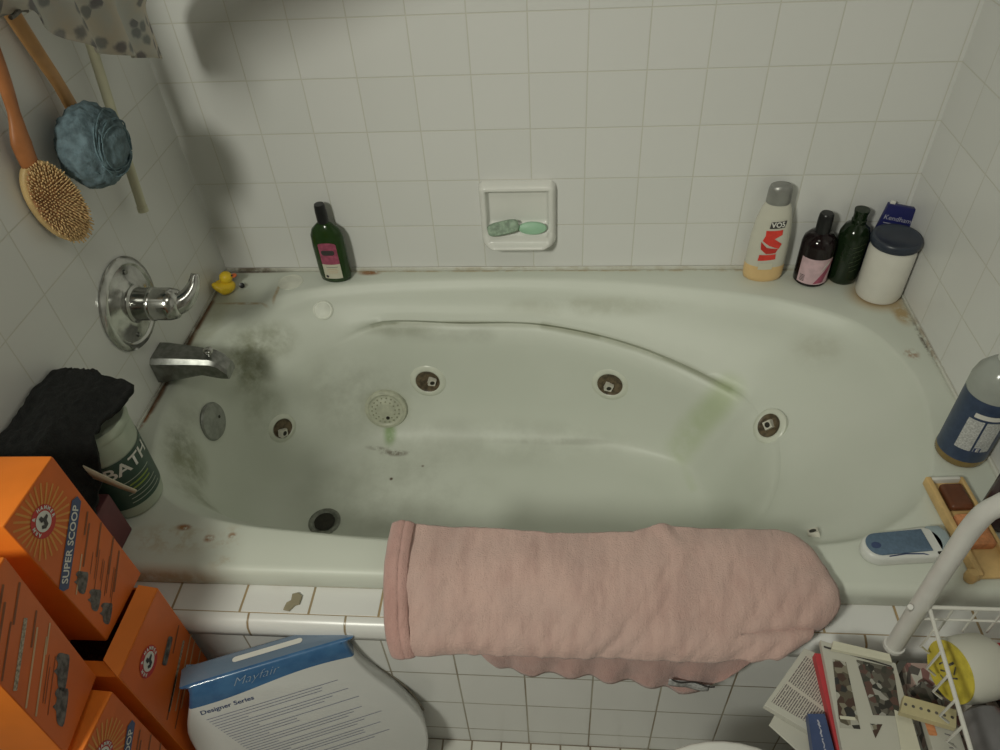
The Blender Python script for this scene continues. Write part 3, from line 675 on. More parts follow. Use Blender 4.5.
bmobj('grille_hole', bm, mat('grille_shade', (0.30, 0.31, 0.22), 0.6), su)
sc = lathe('screw', [(0.0045, 0.0), (0.0045, 0.0022), (0, 0.003)], M['dark_hole'], su, 12); sc.location = (0.004, -0.020, 0.0128)
mx = frame_on((0.0662, -0.385, 0.352), (0.98, -0.06, 0.17))
ov = place(lathe('overflow_plate', [(0.039, -0.006), (0.0405, 0.003), (0.038, 0.0065), (0.030, 0.0085), (0, 0.0095)], M['grey_metal'], tubT, 44), mx)
sc = lathe('screw', [(0.0035, 0.0), (0.0035, 0.0012), (0, 0.0016)], M['dark_hole'], ov, 10); sc.location = (0.015, -0.002, 0.0085)
dr = place(lathe('drain', [(0.036, -0.004), (0.0365, 0.0012), (0.032, 0.0025), (0.027, 0.0015), (0.024, -0.001), (0, -0.001)], M['drain_metal'], tubT, 44), frame_on((0.259, -0.437, 0.0795), (0, 0, 1)))
dh = lathe('drain_opening', [(0.0235, 0.0012), (0, 0.0010)], M['dark_hole'], dr, 30)
bt = place(lathe('air_button', [(0.0225, -0.008), (0.0225, 0.001), (0.0195, 0.0035), (0.0185, 0.0025), (0.0165, 0.0028), (0.014, 0.0045), (0, 0.005)], mat('button_plastic', (0.76, 0.78, 0.70), 0.55), tubT, 36), frame_on((0.250, -0.1035, 0.424), (0.22, -0.66, 0.71)))
dc = place(lathe('deck_cap', [(0.029, -0.001), (0.029, 0.0008), (0.0265, 0.0012), (0.026, 0.0005), (0, 0.0005)], mat('deck_cap_plastic', (0.70, 0.71, 0.62), 0.5), tubT, 36), frame_on((0.167, -0.045, ZD), (0, 0, 1)))
tag(prism('dry_flake', [(0.368, -0.842), (0.378, -0.844), (0.385, -0.834), (0.391, -0.832), (0.392, -0.818), (0.384, -0.812), (0.375, -0.815), (0.376, -0.826), (0.370, -0.830)], 0.004, M['debris'], None, 0.001, 1, 0.4204), 'crumpled dry flake lying on the white tile shelf before the tub lip', 'debris').rotation_euler = (0, 0, 0)

# shower valve and spout on the left wall
va = thing('shower_valve', 'round chrome shower valve with lever handle on the left wall', 'faucet', (0.0, -0.373, 0.652))
lathe('escutcheon', [(0.086, 0.0005), (0.087, 0.004), (0.083, 0.009), (0.074, 0.011), (0.070, 0.008), (0.052, 0.010), (0.044, 0.014), (0.030, 0.018), (0, 0.018)], M['chrome'], va, 64, axis='x')
hub = lathe('hub', [(0.034, 0.014), (0.035, 0.019), (0.0305, 0.022), (0.0300, 0.046), (0.0310, 0.048), (0.0310, 0.054), (0.0295, 0.056)], M['chrome'], va, 40, axis='x')
lv = lathe('lever', [(0.0300, 0.056), (0.0300, 0.082), (0.0270, 0.094), (0.018, 0.101), (0, 0.103)], M['chrome'], va, 40, axis='x')
bm = bmesh.new()
cp = catmull([(0.080, 0.0, -0.004), (0.100, 0.006, -0.001), (0.113, 0.018, 0.007), (0.121, 0.032, 0.020), (0.125, 0.043, 0.036)], 6)
add_tube(bm, cp, [0.0235 - 0.0165 * (i / (len(cp) - 1)) for i in range(len(cp))], 16)
bmobj('lever_arm', bm, M['chrome'], lv)
for a in (70, 250):
    s_ = lathe('screw', [(0.0045, 0.0095), (0.0045, 0.0125), (0, 0.0135)], M['dull_chrome'], va, 12, axis='x')
    s_.location = (0, 0.060 * math.cos(math.radians(a)), 0.060 * math.sin(math.radians(a)))
sp = thing('tub_spout', 'blocky chrome tub spout with a pull-up diverter under the valve', 'faucet', (0.0, -0.362, 0.500))
bm = bmesh.new(); sect = []
for x, w, zt, zb in ((0.0005, .033, .029, -.030), (0.012, .033, .029, -.030), (0.05, .029, .026, -.024), (0.09, .024, .021, -.018), (0.112, .022, .018, -.026), (0.125, .021, .010, -.030), (0.138, .019, -.010, -.032)):
    sect.append([bm.verts.new((x, y * w, z)) for y, z in ((-.72, zt), (.72, zt), (1, zt - .008), (1, zb + .004), (.8, zb), (-.8, zb), (-1, zb + .004), (-1, zt - .008))])
for A, B in zip(sect, sect[1:]):
    for i in range(8): bm.faces.new((A[i], A[(i + 1) % 8], B[(i + 1) % 8], B[i]))
bm.faces.new(sect[0]); bm.faces.new(sect[-1])
bmesh.ops.recalc_face_normals(bm, faces=bm.faces)
bmobj('spout_body', bm, M['dull_chrome'], sp, True, 28)
kn = lathe('diverter_knob', [(0.004, 0.0), (0.004, 0.008), (0.009, 0.010), (0.0095, 0.015), (0.006, 0.018), (0, 0.0185)], M['chrome'], sp, 20); kn.location = (0.108, 0, 0.016)

# soap dish in the back wall
def dish(u, v):
    x = -0.0815 + 0.163 * u; z = 0.152 * v
    ex = 0.0815 - abs(x); ez0, ez1 = z, 0.152 - z
    rc = 0.016
    def ed(a, b):
        if a < rc and b < rc: return rc - math.hypot(rc - a, rc - b)
        return min(a, b)
    e = min(ed(ex, ez0), ed(ex, ez1))
    sm = lambda t: max(0, min(1, t)) ** 2 * (3 - 2 * max(0, min(1, t)))
    d = 0.022 * math.sqrt(max(0, 1 - max(0, 1 - e / 0.010) ** 2)) if e < 0.010 else 0.022
    inn = sm((e - 0.014) / 0.007)
    low = sm((0.045 - z) / 0.03); lip = 0.024 * sm((0.040 - z) / 0.03) * sm(ex / 0.03)
    d = d + (lip if e > 0.003 else 0) * sm(e / 0.01)
    inner = 0.005 + 0.024 * sm((0.062 - z) / 0.028)
    d = d * (1 - inn) + inner * inn
    xx, zz = x, z
    if e < 0: d = 0
    return (xx, -max(d, 0.0), zz)
sd = thing('soap_dish', 'white porcelain soap dish on the back wall holding two green soaps', 'soap dish', (0.6955, -0.0002, 0.533))
bm = bmesh.new(); N1, N2 = 72, 66
G = [[bm.verts.new(dish(i / N1, j / N2)) for j in range(N2 + 1)] for i in range(N1 + 1)]
for i in range(N1):
    for j in range(N2):
        q = (G[i][j], G[i + 1][j], G[i + 1][j + 1], G[i][j + 1])
        if max(-v.co.y for v in q) > 1e-5: bm.faces.new(q)
bmesh.ops.delete(bm, geom=[v for v in bm.verts if not v.link_faces], context='VERTS')
bmobj('dish_body', bm, M['porcelain'], sd)
def soap(name, label, a, b, c, loc, rot, m, square=1.0):
    o = lathe(name, [(0.001, -c), (0.75, -c), (0.93, -c * .7), (1.0, 0), (0.93, c * .7), (0.75, c), (0.001, c)], m, None, 32,
              shape=lambda x, y, z, an: ((abs(math.cos(an)) ** square * (1 if math.cos(an) > 0 else -1)) * a * math.hypot(x, y), (abs(math.sin(an)) ** square * (1 if math.sin(an) > 0 else -1)) * b * math.hypot(x, y)))
    o.location = loc; o.rotation_euler = rot
    return tag(o, label, 'soap')
soap('soap_bar', 'cracked grey green soap bar at the left of the soap dish', 0.035, 0.015, 0.009, (0.664, -0.0305, 0.590), (math.radians(68), math.radians(-14), 0.0), M['soap_grey'], 0.55)
soap('soap_bar', 'smooth pale green oval soap at the right of the soap dish', 0.031, 0.014, 0.006, (0.727, -0.0275, 0.587), (math.radians(68), 0.0, 0.0), M['soap_green'])
def lerp_tab(tab, x):
    if x <= tab[0][0]: return tab[0][1]
    for (a, fa), (b_, fb) in zip(tab, tab[1:]):
        if x <= b_: return fa + (fb - fa) * (x - a) / (b_ - a)
    return tab[-1][1]
def cyl(r, phi=0.0, sx=1.0, sy=1.0, off=0.0006):
    def f(u, v, r=r):
        t = u / r + phi
        return ((r + off) * math.sin(t) * sx, -(r + off) * math.cos(t) * sy, v)
    return f
# ------------------------------------------------------------------ bottles on the deck
def round_bottle(name, label, loc, prof, m, phi, cap, capm, rz=0.0, sx=1.0, sy=1.0, rx=0.0, group=None):
    t = thing(name, label, 'bottle', loc, (rx, 0, rz), group)
    lathe('bottle_body', prof, m, t, 40, sx, sy)
    lathe('cap', cap, capm, t, 32)
    return t
# green oval bottle leaning against the back wall
g = round_bottle('shampoo_bottle', 'green bottle with pink and cream label standing left on the back of the tub', (0.2735, -0.030, ZD),
    [(0, 0), (0.030, 0), (0.035, 0.004), (0.037, 0.02), (0.0375, 0.09), (0.036, 0.118), (0.030, 0.133), (0.019, 0.144), (0.012, 0.150), (0.0115, 0.158), (0, 0.158)], M['green_glass'], 0,
    [(0.0125, 0.150), (0.0125, 0.176), (0.0115, 0.190), (0.0105, 0.193), (0, 0.193)], M['black'], math.radians(-2), 1.0, 0.58)
fn = cyl(0.0375, 0.0, 1.0, 0.58)
lb = patch('front_label', -0.019, 0.023, 0.052, 0.102, fn, M['label_pink'], g); 
patch('lower_label', -0.019, 0.023, 0.014, 0.052, fn, M['label_cream'], g)
fo = cyl(0.0375, 0.0, 1.0, 0.58, 0.0011)
decal('label_arch', ellipse(0.0205, 0.007, 20, 0.002, 0.1015), fo, M['label_pink'], g)
decal('label_badge', rrect(0.030, 0.013, 0.006), cyl(0.0375, 0, 1, .58, 0.0014), M['ink'], g, 0, (0.001, 0.083))
decal('label_seal', ellipse(0.0035, 0.0035, 16), cyl(0.0375, 0, 1, .58, 0.0014), M['ink'], g, 0, (-0.012, 0.020))
for i in range(4): decal('label_line', rrect(0.026 - 0.004 * (i % 2), 0.0010, 0.0004, 2), fo, M['pale_ink'] if i else M['ink'], g, 0, (0.003, 0.045 - 0.005 * i))
# shampoo with a silver cap
VP = [(0.0415, 0.0405), (0.0415, 0.07), (0.0400, 0.11), (0.0360, 0.145), (0.0290, 0.174), (0.0235, 0.186)]
v = thing('shampoo_bottle', 'pale bottle with silver cap, peach shampoo and red VO5 label', 'bottle', (1.2265, -0.030, ZD), (0, 0, math.radians(-3)))
lathe('bottle_body', VP, M['shampoo'], v, 44, 1.0, 0.58)
lathe('shampoo_level', [(0, 0), (0.034, 0), (0.0395, 0.004), (0.0415, 0.012), (0.0418, 0.030), (0.0415, 0.0405)], M['shampoo_fill'], v, 44, 1.0, 0.58)
lathe('cap', [(0.0235, 0.1845), (0.0245, 0.187), (0.0235, 0.215), (0.0215, 0.222), (0.018, 0.2245), (0, 0.2245)], M['cap_grey'], v, 36, 1.0, 0.72)
def vf(u, vv):
    r = VP[0][0]
    for (ra, za), (rb, zb) in zip(VP, VP[1:]):
        if vv >= za: r = ra + (rb - ra) * min(1, (vv - za) / (zb - za))
    t = u / 0.038; return ((r + .0016) * math.sin(t), -(r * 0.58 + .0014) * math.cos(t), vv)
vf0 = vf
def vf(u, vv): return vf0(u * 1.18, 0.052 + (vv - 0.052) * 1.27)
decal('name_plate', [(-0.013, 0.117), (0.013, 0.119), (0.017, 0.131), (-0.012, 0.129)], vf, M['ink'], v, 0, (0.0045, 0))
lettering('lettering', 'VO5', 0.0125, lambda u, w: Vector(vf(u, w)) + Vector((0, -0.0006, 0)), M['paper_white'], v, (0.0055, 0.1242), 0.06, bold=0.0004)
decal('red_swirl', [(-0.014, 0.113), (0.014, 0.115), (0.014, 0.106), (0.002, 0.099), (0.016, 0.089), (0.012, 0.080), (-0.004, 0.086), (-0.016, 0.094), (-0.013, 0.104)], vf, M['red'], v, 0, (0.001, 0))
decal('red_swirl', [(-0.016, 0.092), (-0.005, 0.082), (0.013, 0.080), (0.010, 0.072), (-0.004, 0.070), (-0.014, 0.078)], vf, mat('deep_red_print', (0.55, 0.035, 0.025), 0.35), v, 0, (-0.001, 0))
decal('red_swirl', [(-0.014, 0.067), (0.011, 0.070), (0.012, 0.060), (-0.015, 0.055)], vf, M['red'], v, 0, (-0.001, 0))
decal('lower_plate', [(-0.010, 0.050), (0.010, 0.052), (0.011, 0.040), (-0.011, 0.038)], vf, M['label_cream'], v, 0, (-0.002, 0))
# dark bottle with pale pink label
b2 = round_bottle('body_wash_bottle', 'dark round bottle with black cap and pale pink label', (1.326, -0.040, ZD),
    [(0, 0), (0.030, 0), (0.034, 0.004), (0.0345, 0.015), (0.0345, 0.094), (0.032, 0.106), (0.024, 0.116), (0.0145, 0.121), (0.013, 0.126), (0, 0.126)], M['dark_red'], 0,
    [(0.0150, 0.121), (0.0150, 0.150), (0.0140, 0.161), (0.012, 0.164), (0, 0.1645)], M['black'])
fn = cyl(0.0345, -0.1)
patch('front_label', -0.035, 0.036, 0.010, 0.072, fn, M['label_pale_pink'], b2, 24)
fo = cyl(0.0345, -0.1, off=0.0012)
decal('petal', [(0.000, 0.012), (0.020, 0.014), (0.034, 0.060), (0.036, 0.070), (0.022, 0.050), (0.010, 0.030)], fo, M['label_pink'], b2)
decal('petal', [(0.008, 0.040), (0.030, 0.071), (0.018, 0.060)], cyl(0.0345, -0.1, off=0.0016), M['paper_white'], b2)
for i in range(5): decal('bar', rrect(0.010, 0.0016, 0.0003, 1), fo, M['ink'], b2, 0, (-0.024, 0.016 + 0.0034 * i))
# dark green bottle
b3 = round_bottle('conditioner_bottle', 'dark green ribbed bottle standing between pink label bottle and jar', (1.3945, -0.0355, ZD),
    [(0, 0), (0.027, 0), (0.0305, 0.004), (0.031, 0.02), (0.031, 0.090), (0.030, 0.115), (0.024, 0.130), (0.0145, 0.138), (0.0125, 0.142), (0, 0.142)], M['dark_green'], 0,
    [(0.0145, 0.138), (0.0148, 0.146), (0.0132, 0.148), (0.0136, 0.160), (0.0148, 0.164), (0.0148, 0.169), (0, 0.170)], M['dark_green'])
fo = cyl(0.031, 0.1)
for i in range(6): decal('faint_print', rrect(0.016 + 0.005 * (i % 3), 0.0016, 0.0006, 2), fo, mat('olive_print', (0.05, 0.07, 0.035), 0.4) if i == 0 else bpy.data.materials['olive_print'], b3, 0.4, (0.002, 0.040 + 0.012 * i))
# white jar with blue lid
j = thing('storage_jar', 'large white filled jar with dark blue screw lid in rusty corner', 'jar', (1.4525, -0.0935, ZD))
lathe('jar_body', [(0, 0), (0.036, 0), (0.043, 0.004), (0.0455, 0.012), (0.0455, 0.112), (0.0425, 0.124), (0.0385, 0.129), (0, 0.129)], M['jar_glass'], j, 48)
lathe('lid', [(0.0440, 0.1255), (0.0465, 0.1265), (0.0465, 0.1300), (0.0455, 0.1310), (0.0480, 0.1325), (0.0483, 0.139), (0.046, 0.1425), (0.041, 0.1430), (0.039, 0.1415), (0, 0.1415)], M['lid_blue'], j, 48)
# navy packet behind the jar
pk = thing('soap_packet', 'small navy blue packet propped in the corner behind the jar lid', 'packet', (1.4565, -0.026, ZD + 0.0002), (math.radians(-3), math.radians(9), math.radians(-8)))
box('packet_body', (-0.035, -0.006, 0.006), (0.030, 0.006, 0.168), M['packet'], pk, 0.0015)
fp = lambda u, w: (u, -0.0064, w)
lettering('lettering', 'Kendhams', 0.0145, fp, M['pale_text'], pk, (-0.002, 0.140), 0.0, bold=0.0)
decal('pale_rule', rrect(0.054, 0.0015, 0.0005, 2), fp, M['pale_text'], pk, 0, (-0.002, 0.128))
box('torn_flap', (-0.032, -0.002, 0.166), (-0.022, 0.003, 0.174), M['paper_white'], pk, 0.0008)
# blue label bottle by the right wall
cb = thing('soap_bottle', 'large clear bottle with blue label beside the right wall', 'bottle', (1.459, -0.532, ZD), (0, 0, math.radians(-30)))
lathe('bottle_body', [(0.0385, 0.022), (0.0385, 0.168), (0.035, 0.184), (0.024, 0.200), (0.014, 0.208), (0.014, 0.214)], M['clear'], cb, 44)
lathe('soap_level', [(0, 0), (0.034, 0), (0.0385, 0.005), (0.0392, 0.012), (0.0385, 0.022)], M['amber'], cb, 44)
lathe('cap', [(0.0165, 0.210), (0.0165, 0.229), (0.015, 0.2315), (0, 0.232)], M['white_plastic'], cb, 28)
fn = cyl(0.0385)
patch('wrap_label', -0.055, 0.055, 0.018, 0.148, fn, M['blue_label'], cb, 32)
fo = cyl(0.0385, off=0.0012)
decal('label_band', rrect(0.052, 0.009, 0.001, 2), fo, M['paper_white'], cb, 0, (0.016, 0.120))
decal('text_panel', rrect(0.023, 0.066, 0.001, 2), fo, mat('speckled_panel', (0.50, 0.51, 0.50), 0.5, var=0.25, scale=400), cb, 0, (-0.004, 0.078))
decal('text_panel', rrect(0.024, 0.066, 0.001, 2), fo, bpy.data.materials['speckled_panel'], cb, 0, (0.0225, 0.078))
decal('panel_mark', rrect(0.010, 0.009, 0.001, 2), cyl(0.0385, off=0.0018), M['navy'], cb, 0, (0.016, 0.050))
lettering('lettering', 'E', 0.010, cyl(0.0385, off=0.0024), M['paper_white'], cb, (0.016, 0.050), bold=0.0003)
# plum bottle lying behind the tray (only its shoulder shows)
pb = thing('bottle', 'dark plum bottle partly hidden behind the white tube at right', 'bottle', (1.4665, -0.668, ZD))
lathe('bottle_body', [(0, 0), (0.026, 0), (0.029, 0.004), (0.029, 0.085), (0.022, 0.100), (0.012, 0.108), (0, 0.108)], M['plum'], pb, 32)
lathe('cap', [(0.0135, 0.1075), (0.0135, 0.125), (0, 0.126)], M['black'], pb, 24)

# wooden tray with soap and pumice
tr = thing('wooden_tray', 'yellow wooden bath tray with raised sides on the right deck', 'tray', (1.4125, -0.690, ZD), (0, 0, math.radians(4)))
box('tray_base', (-0.028, -0.088, 0.004), (0.028, 0.088, 0.009), M['tray'], tr, 0.001)
box('side_rail', (-0.0305, -0.090, 0.002), (-0.0215, 0.090, 0.020), M['tray'], tr, 0.002)
box('side_rail', (0.0235, -0.090, 0.002), (0.0305, 0.090, 0.017), M['tray'], tr, 0.002)
box('end_rail', (-0.0215, 0.0835, 0.004), (0.0235, 0.0895, 0.019), M['paper_white'], tr, 0.0015)
for yy in (-0.085, -0.045): 
    f_ = lathe('foot_knob', [(0, 0.0), (0.008, 0.001), (0.0095, 0.008), (0.009, 0.016), (0.006, 0.020), (0, 0.021)], M['tray'], tr, 20); f_.location = (-0.034, yy, 0.0)
bs = box('soap_bar', (-0.018, -0.022, 0.0), (0.018, 0.026, 0.014), M['brown_soap'], None, 0.006, 4); bs.matrix_world = Matrix.Translation((1.4140 - 0.0035, -0.642, ZD + 0.0093)) @ Matrix.Rotation(math.radians(4), 4, 'Z')
tag(bs, 'dark brown soap bar lying in the far end of the wooden tray', 'soap')
pu = box('scrub_block', (-0.019, -0.030, 0.0), (0.019, 0.026, 0.015), M['pumice'], None, 0.003, 2); pu.matrix_world = Matrix.Translation((1.4130, -0.702, ZD + 0.0093)) @ Matrix.Rotation(math.radians(4), 4, 'Z')
tag(pu, 'cracked orange scrubbing block in the middle of the wooden tray', 'pumice block')

# blue and white foot file
ff = thing('foot_file', 'blue and white oval foot file on the front deck beside towel', 'foot file', (1.302, -0.731, ZD), (0, 0, math.radians(8)))
def egg(a, b, n=40, k=0.0, taper=0.25): return [(a * math.cos(2 * PI * i / n) + k, b * math.sin(2 * PI * i / n) * (1 + taper * math.cos(2 * PI * i / n))) for i in range(n)]
prism('body', [(x, y * (1 + .10 * x / .06)) for x, y in rrect(0.122, 0.050, 0.0245, 10)], 0.020, M['white_plastic'], ff, 0.005, 3, 0.0)
prism('grip_pad', [(min(x, 0.036), y + .002) for x, y in rrect(0.110, 0.038, 0.0185, 10)], 0.0025, M['blue_foam'], ff, 0.001, 2, 0.0195)
prism('head', [(0.047, -0.026), (0.066, -0.025), (0.072, -0.012), (0.072, 0.014), (0.066, 0.026), (0.047, 0.027)], 0.017, M['clear_head'], ff, 0.003, 2, 0.003)
prism('hang_hole', ellipse(0.007, 0.0055, 20, -0.042, 0), 0.0008, M['navy'], ff, 0, 1, 0.0218)
prism('slot', rrect(0.010, 0.005, 0.002, 3), 0.0006, M['dark_hole'], ff, 0, 1, 0.0202, Matrix.Translation((0.046, -0.0215, 0)))
tube('trim_line', [(-0.030, -0.0195, 0.0203), (-0.005, -0.0180, 0.0205), (0.020, -0.0205, 0.0203), (0.036, -0.0245, 0.0170)], 0.0010, M['navy'], ff, 6)

# rubber duck
dk = thing('rubber_duck', 'tiny yellow rubber duck in the back left corner of the tub', 'toy duck', (0.0285, -0.086, ZD), (0, 0, math.radians(35))); dk.scale = (1.28, 1.28, 1.28)
bm = bmesh.new(); bmesh.ops.create_uvsphere(bm, u_segments=28, v_segments=18, radius=1.0)
for vv in bm.verts:
    x, y, z = vv.co
    tail = max(0, -x - 0.35); z2 = z * 0.0125 + 0.0125 + tail * 0.016
    vv.co = (x * 0.0195, y * 0.0155 * (1 - 0.35 * tail), max(0.0, z2))
bmobj('duck_body', bm, M['duck'], dk)
hd = lathe('head', [(0, -0.011), (0.006, -0.0095), (0.0105, -0.004), (0.0115, 0.001), (0.0095, 0.007), (0.005, 0.0105), (0, 0.0115)], M['duck'], dk, 24); hd.location = (0.008, 0, 0.030)
bk = prism('beak', ellipse(0.0065, 0.0050, 16), 0.004, M['beak'], hd, 0.0012, 2, -0.002); bk.location = (0.0125, 0, -0.001)
for s_ in (-1, 1):
    ey = lathe('eye', [(0, -.0015), (.0015, -.0008), (.0018, 0), (.0015, .0008), (0, .0015)], M['ink'], hd, 10); ey.location = (0.0095, s_ * 0.0055, 0.0035)
    wg = lathe('wing', [(0, -.0030), (.8, -.0022), (1, 0), (.8, .0022), (0, .0030)], M['duck'], dk, 20, shape=lambda x, y, z, a: (x * 0.010, y * 0.006)); wg.rotation_euler = (math.radians(90), math.radians(12), 0); wg.location = (-0.002, s_ * 0.0145, 0.015)
bl = lathe('stopper_cap', [(0, 0), (0.006, 0), (0.0065, 0.002), (0.006, 0.007), (0, 0.008)], M['black'], None, 18); bl.location = (0.0600, -0.066, ZD + 0.0065); bl.rotation_euler = (math.radians(60), 0, 0.4)
tag(bl, 'tiny black cap lying right beside the yellow rubber duck', 'cap')

# ------------------------------------------------------------------ bath salts tub, black cloth, maroon box
sb = thing('bath_salts_tub', 'milky plastic tub with dark green BATH label under black cloth', 'tub', (0.0615, -0.661, ZD))
lathe('tub_body', [(0, 0), (0.045, 0), (0.050, 0.004), (0.0525, 0.02), (0.0570, 0.178), (0.056, 0.184), (0, 0.184)], M['tub_plastic'], sb, 48)
lathe('lid', [(0.0580, 0.176), (0.0588, 0.180), (0.0588, 0.190), (0.057, 0.193), (0, 0.193)], M['tub_plastic'], sb, 48)
def sf(off, phi=math.radians(42)):
    def f(u, w):
        r = 0.0525 + 0.005 * (w - 0.02) / 0.17 + off; t = u / 0.055 + phi
        return (r * math.sin(t), -r * math.cos(t), w)
    return f
patch('green_label', -0.095, 0.095, 0.028, 0.134, sf(0.0008), M['green_label'], sb, 36, 8)
lettering('lettering', 'BATH', 0.034, sf(0.0016), M['paper_white'], sb, (0.024, 0.114), 0.0, bold=0.0006)
for i, (w_, m_) in enumerate(((0.052, 'tub_plastic'), (0.040, 'lime'), (0.036, 'lime'), (0.058, 'tub_plastic'), (0.056, 'tub_plastic'), (0.060, 'tub_plastic'))):
    decal('label_line', rrect(w_, 0.0035 if m_ == 'lime' else 0.0016, 0.0005, 2), sf(0.0016), M[m_], sb, 0, (0.026, 0.086 - 0.0095 * i))
mb = box('maroon_box', (0.010, -0.7835, ZD + 0.0003), (0.090, -0.7280, ZD + 0.095), M['maroon'], None, 0.003)
tag(mb, 'maroon box on the deck corner between orange box and bath tub jar', 'box')
def bcloth(u, w):
    # u across from the wall outwards, w from the far side to the near side
    y = -0.588 - 0.250 * w
    xm = lerp_tab([(0, 0.078), (0.10, 0.120), (0.18, 0.143), (0.26, 0.138), (0.40, 0.120), (0.55, 0.110), (0.7, 0.102), (1, 0.112)], w)
    dr_ = lerp_tab([(0, 0.03), (0.12, 0.010), (0.22, 0.012), (0.40, 0.020), (0.52, 0.030), (0.62, 0.10), (0.8, 0.12), (1, 0.10)], w)
    x = 0.0065 + (xm - 0.0065) * u; k_ = max(0, (u - 0.62) / 0.38); k_ = k_ * k_ * (3 - 2 * k_)
    z = ZD + 0.243 + 0.012 * (1 - u) * math.sin(w * PI) - dr_ * k_ - 0.012 * max(0, 1 - w / 0.08)
    z += 0.009 * noise.noise(Vector((x * 24, y * 20, 1.0))) + 0.003 * noise.noise(Vector((x * 110, y * 110, 5.0)))
    return (x + 0.004 * noise.noise(Vector((w * 22, u * 5, 3.0))) * u, y + 0.006 * noise.noise(Vector((u * 14, w * 3, 7.0))), z)
bcl = thing('washcloth', 'thick black terry cloth draped over the bath salts tub', 'cloth', (0, 0, 0))
solid(grid('cloth_sheet', 44, 64, bcloth, M['black_cloth'], bcl), 0.010, 1.0)
stp = catmull([(0.090, -0.742, 0.628), (0.102, -0.744, 0.622), (0.116, -0.742, 0.606), (0.128, -0.737, 0.585), (0.140, -0.732, 0.566)], 6)
solid(pydata('cloth_tape', [tuple(p + Vector(d)) for i, p in enumerate(stp) for d in ((-.003, 0, -.012 * (1 - .7 * i / 24)), (.003, 0, .012 * (1 - .7 * i / 24)))], [(2 * i, 2 * i + 2, 2 * i + 3, 2 * i + 1) for i in range(len(stp) - 1)], M['strap'], bcl), 0.0016)
bcl['label'] = 'thick black terry cloth with cream tape draped over the bath salts tub'

# ------------------------------------------------------------------ brushes, stick and floral cloth on the left wall
hk = thing('bath_brush', 'wooden bath brush with bristles facing out, hung nearest on left wall', 'brush', (0.016, -0.428, 0.832))
hk.rotation_euler = (0, 0, math.radians(-22))
RX = Matrix(((0, 0, 1, 0), (1, 0, 0, 0), (0, 1, 0, 0), (0, 0, 0, 1)))     # outline (u, v) -> (y, z), thickness along x
hd = prism('brush_head', [(x * 0.039, y * 0.072 + 0.073) for x, y in ellipse(1, 1, 40)], 0.012, M['rim_wood'], hk, 0.004, 3, 0.006, RX); hd.rotation_euler = (0.17, 0, 0)
prism('bristle_pad', [(x * 0.034, y * 0.066 + 0.073) for x, y in ellipse(1, 1, 40)], 0.004, M['pad'], hd, 0.001, 2, 0.017, RX)
bm = bmesh.new(); random.seed(3)
for i in range(-10, 11):
    for k in range(-15, 16):
        yy, zz = i * 0.0039 + (0.002 if k % 2 else 0), k * 0.0044
        if (yy / 0.0335) ** 2 + (zz / 0.065) ** 2 > 1: continue
        sp_ = 0.30; p0 = Vector((0.020, yy, 0.072 + zz)); p1 = Vector((0.0245, yy * (1 + sp_ * .4) + random.uniform(-.0015, .0015), 0.072 + zz * (1 + sp_ * .5) + random.uniform(-.0015, .0015)))
        add_tube(bm, [p0, p1], [0.0014, 0.0012], 4)
o = bmobj('bristles', bm, M['bristle'], hd); o['kind'] = 'stuff'
def handle(name, p, pts, rad, m):
    bm = bmesh.new(); c = catmull(pts, 6); n = len(c)
    rr = [rad[min(len(rad) - 1, int(i / (n - 1) * (len(rad) - 1)))] * (1 - (i / (n - 1) * (len(rad) - 1)) % 1) + rad[min(len(rad) - 1, int(i / (n - 1) * (len(rad) - 1)) + 1)] * ((i / (n - 1) * (len(rad) - 1)) % 1) for i in range(n)]
    add_tube(bm, c, rr, 14)
    for vv in bm.verts: vv.co.x = 0.014 + (vv.co.x - 0.014) * 0.6
    return bmobj(name, bm, m, p)
handle('handle', hk, [(0.012, -0.022, 0.136), (0.011, -0.018, 0.170), (0.009, -0.006, 0.21), (0.006, 0.006, 0.27), (0.002, 0.012, 0.34), (0.0, 0.014, 0.41), (0.0, 0.014, 0.45)], [0.013, 0.015, 0.009, 0.011, 0.0145, 0.016, 0.013], M['wood'])
hook = lathe('hook', [(0, 0), (0.006, 0), (0.006, 0.026), (0.010, 0.028), (0.010, 0.031), (0, 0.032)], M['chrome'], hk, 16, axis='x'); hook.location = (-0.014, 0.014, 0.452)
pf = thing('pouf_brush', 'wooden handled sponge with blue net pouf on left wall', 'bath sponge', (0.0, -0.338, 0.881))
pf.rotation_euler = (math.radians(3), 0, 0)
bm = bmesh.new(); bmesh.ops.create_icosphere(bm, subdivisions=5, radius=1.0)
for vv in bm.verts:
    d = vv.co.normalized(); f_ = 1 + 0.13 * abs(noise.noise(d * 2.2)) + 0.10 * noise.noise(Vector((d.x * 3, d.y * 9, d.z * 3 + 2))) + 0.03 * noise.noise(d * 22)
    vv.co = Vector((0.050 + d.x * 0.044 * f_, d.y * 0.066 * f_, 0.062 + d.z * 0.062 * f_))
bmobj('net_pouf', bm, M['mesh_blue'], pf)
bm = bmesh.new()
for k in range(9):
    a0 = random.uniform(0, 6.28); r_ = random.uniform(0.6, 1.0); tilt = random.uniform(-0.9, 0.9)
    c = []
    for i in range(26):
        a = a0 + 3.6 * i / 25; d = Vector((0.45 + 0.55 * abs(math.cos(a * .5 + k)), math.cos(a) * r_, math.sin(a) * r_ * math.cos(tilt))).normalized()
        f_ = 1.06 + 0.10 * noise.noise(d * 3 + Vector((k, 0, 0)))
        c.append(Vector((0.050 + d.x * 0.044 * f_, d.y * 0.066 * f_, 0.062 + d.z * 0.062 * f_)))
    add_tube(bm, c, [0.0013] * 26, 6)
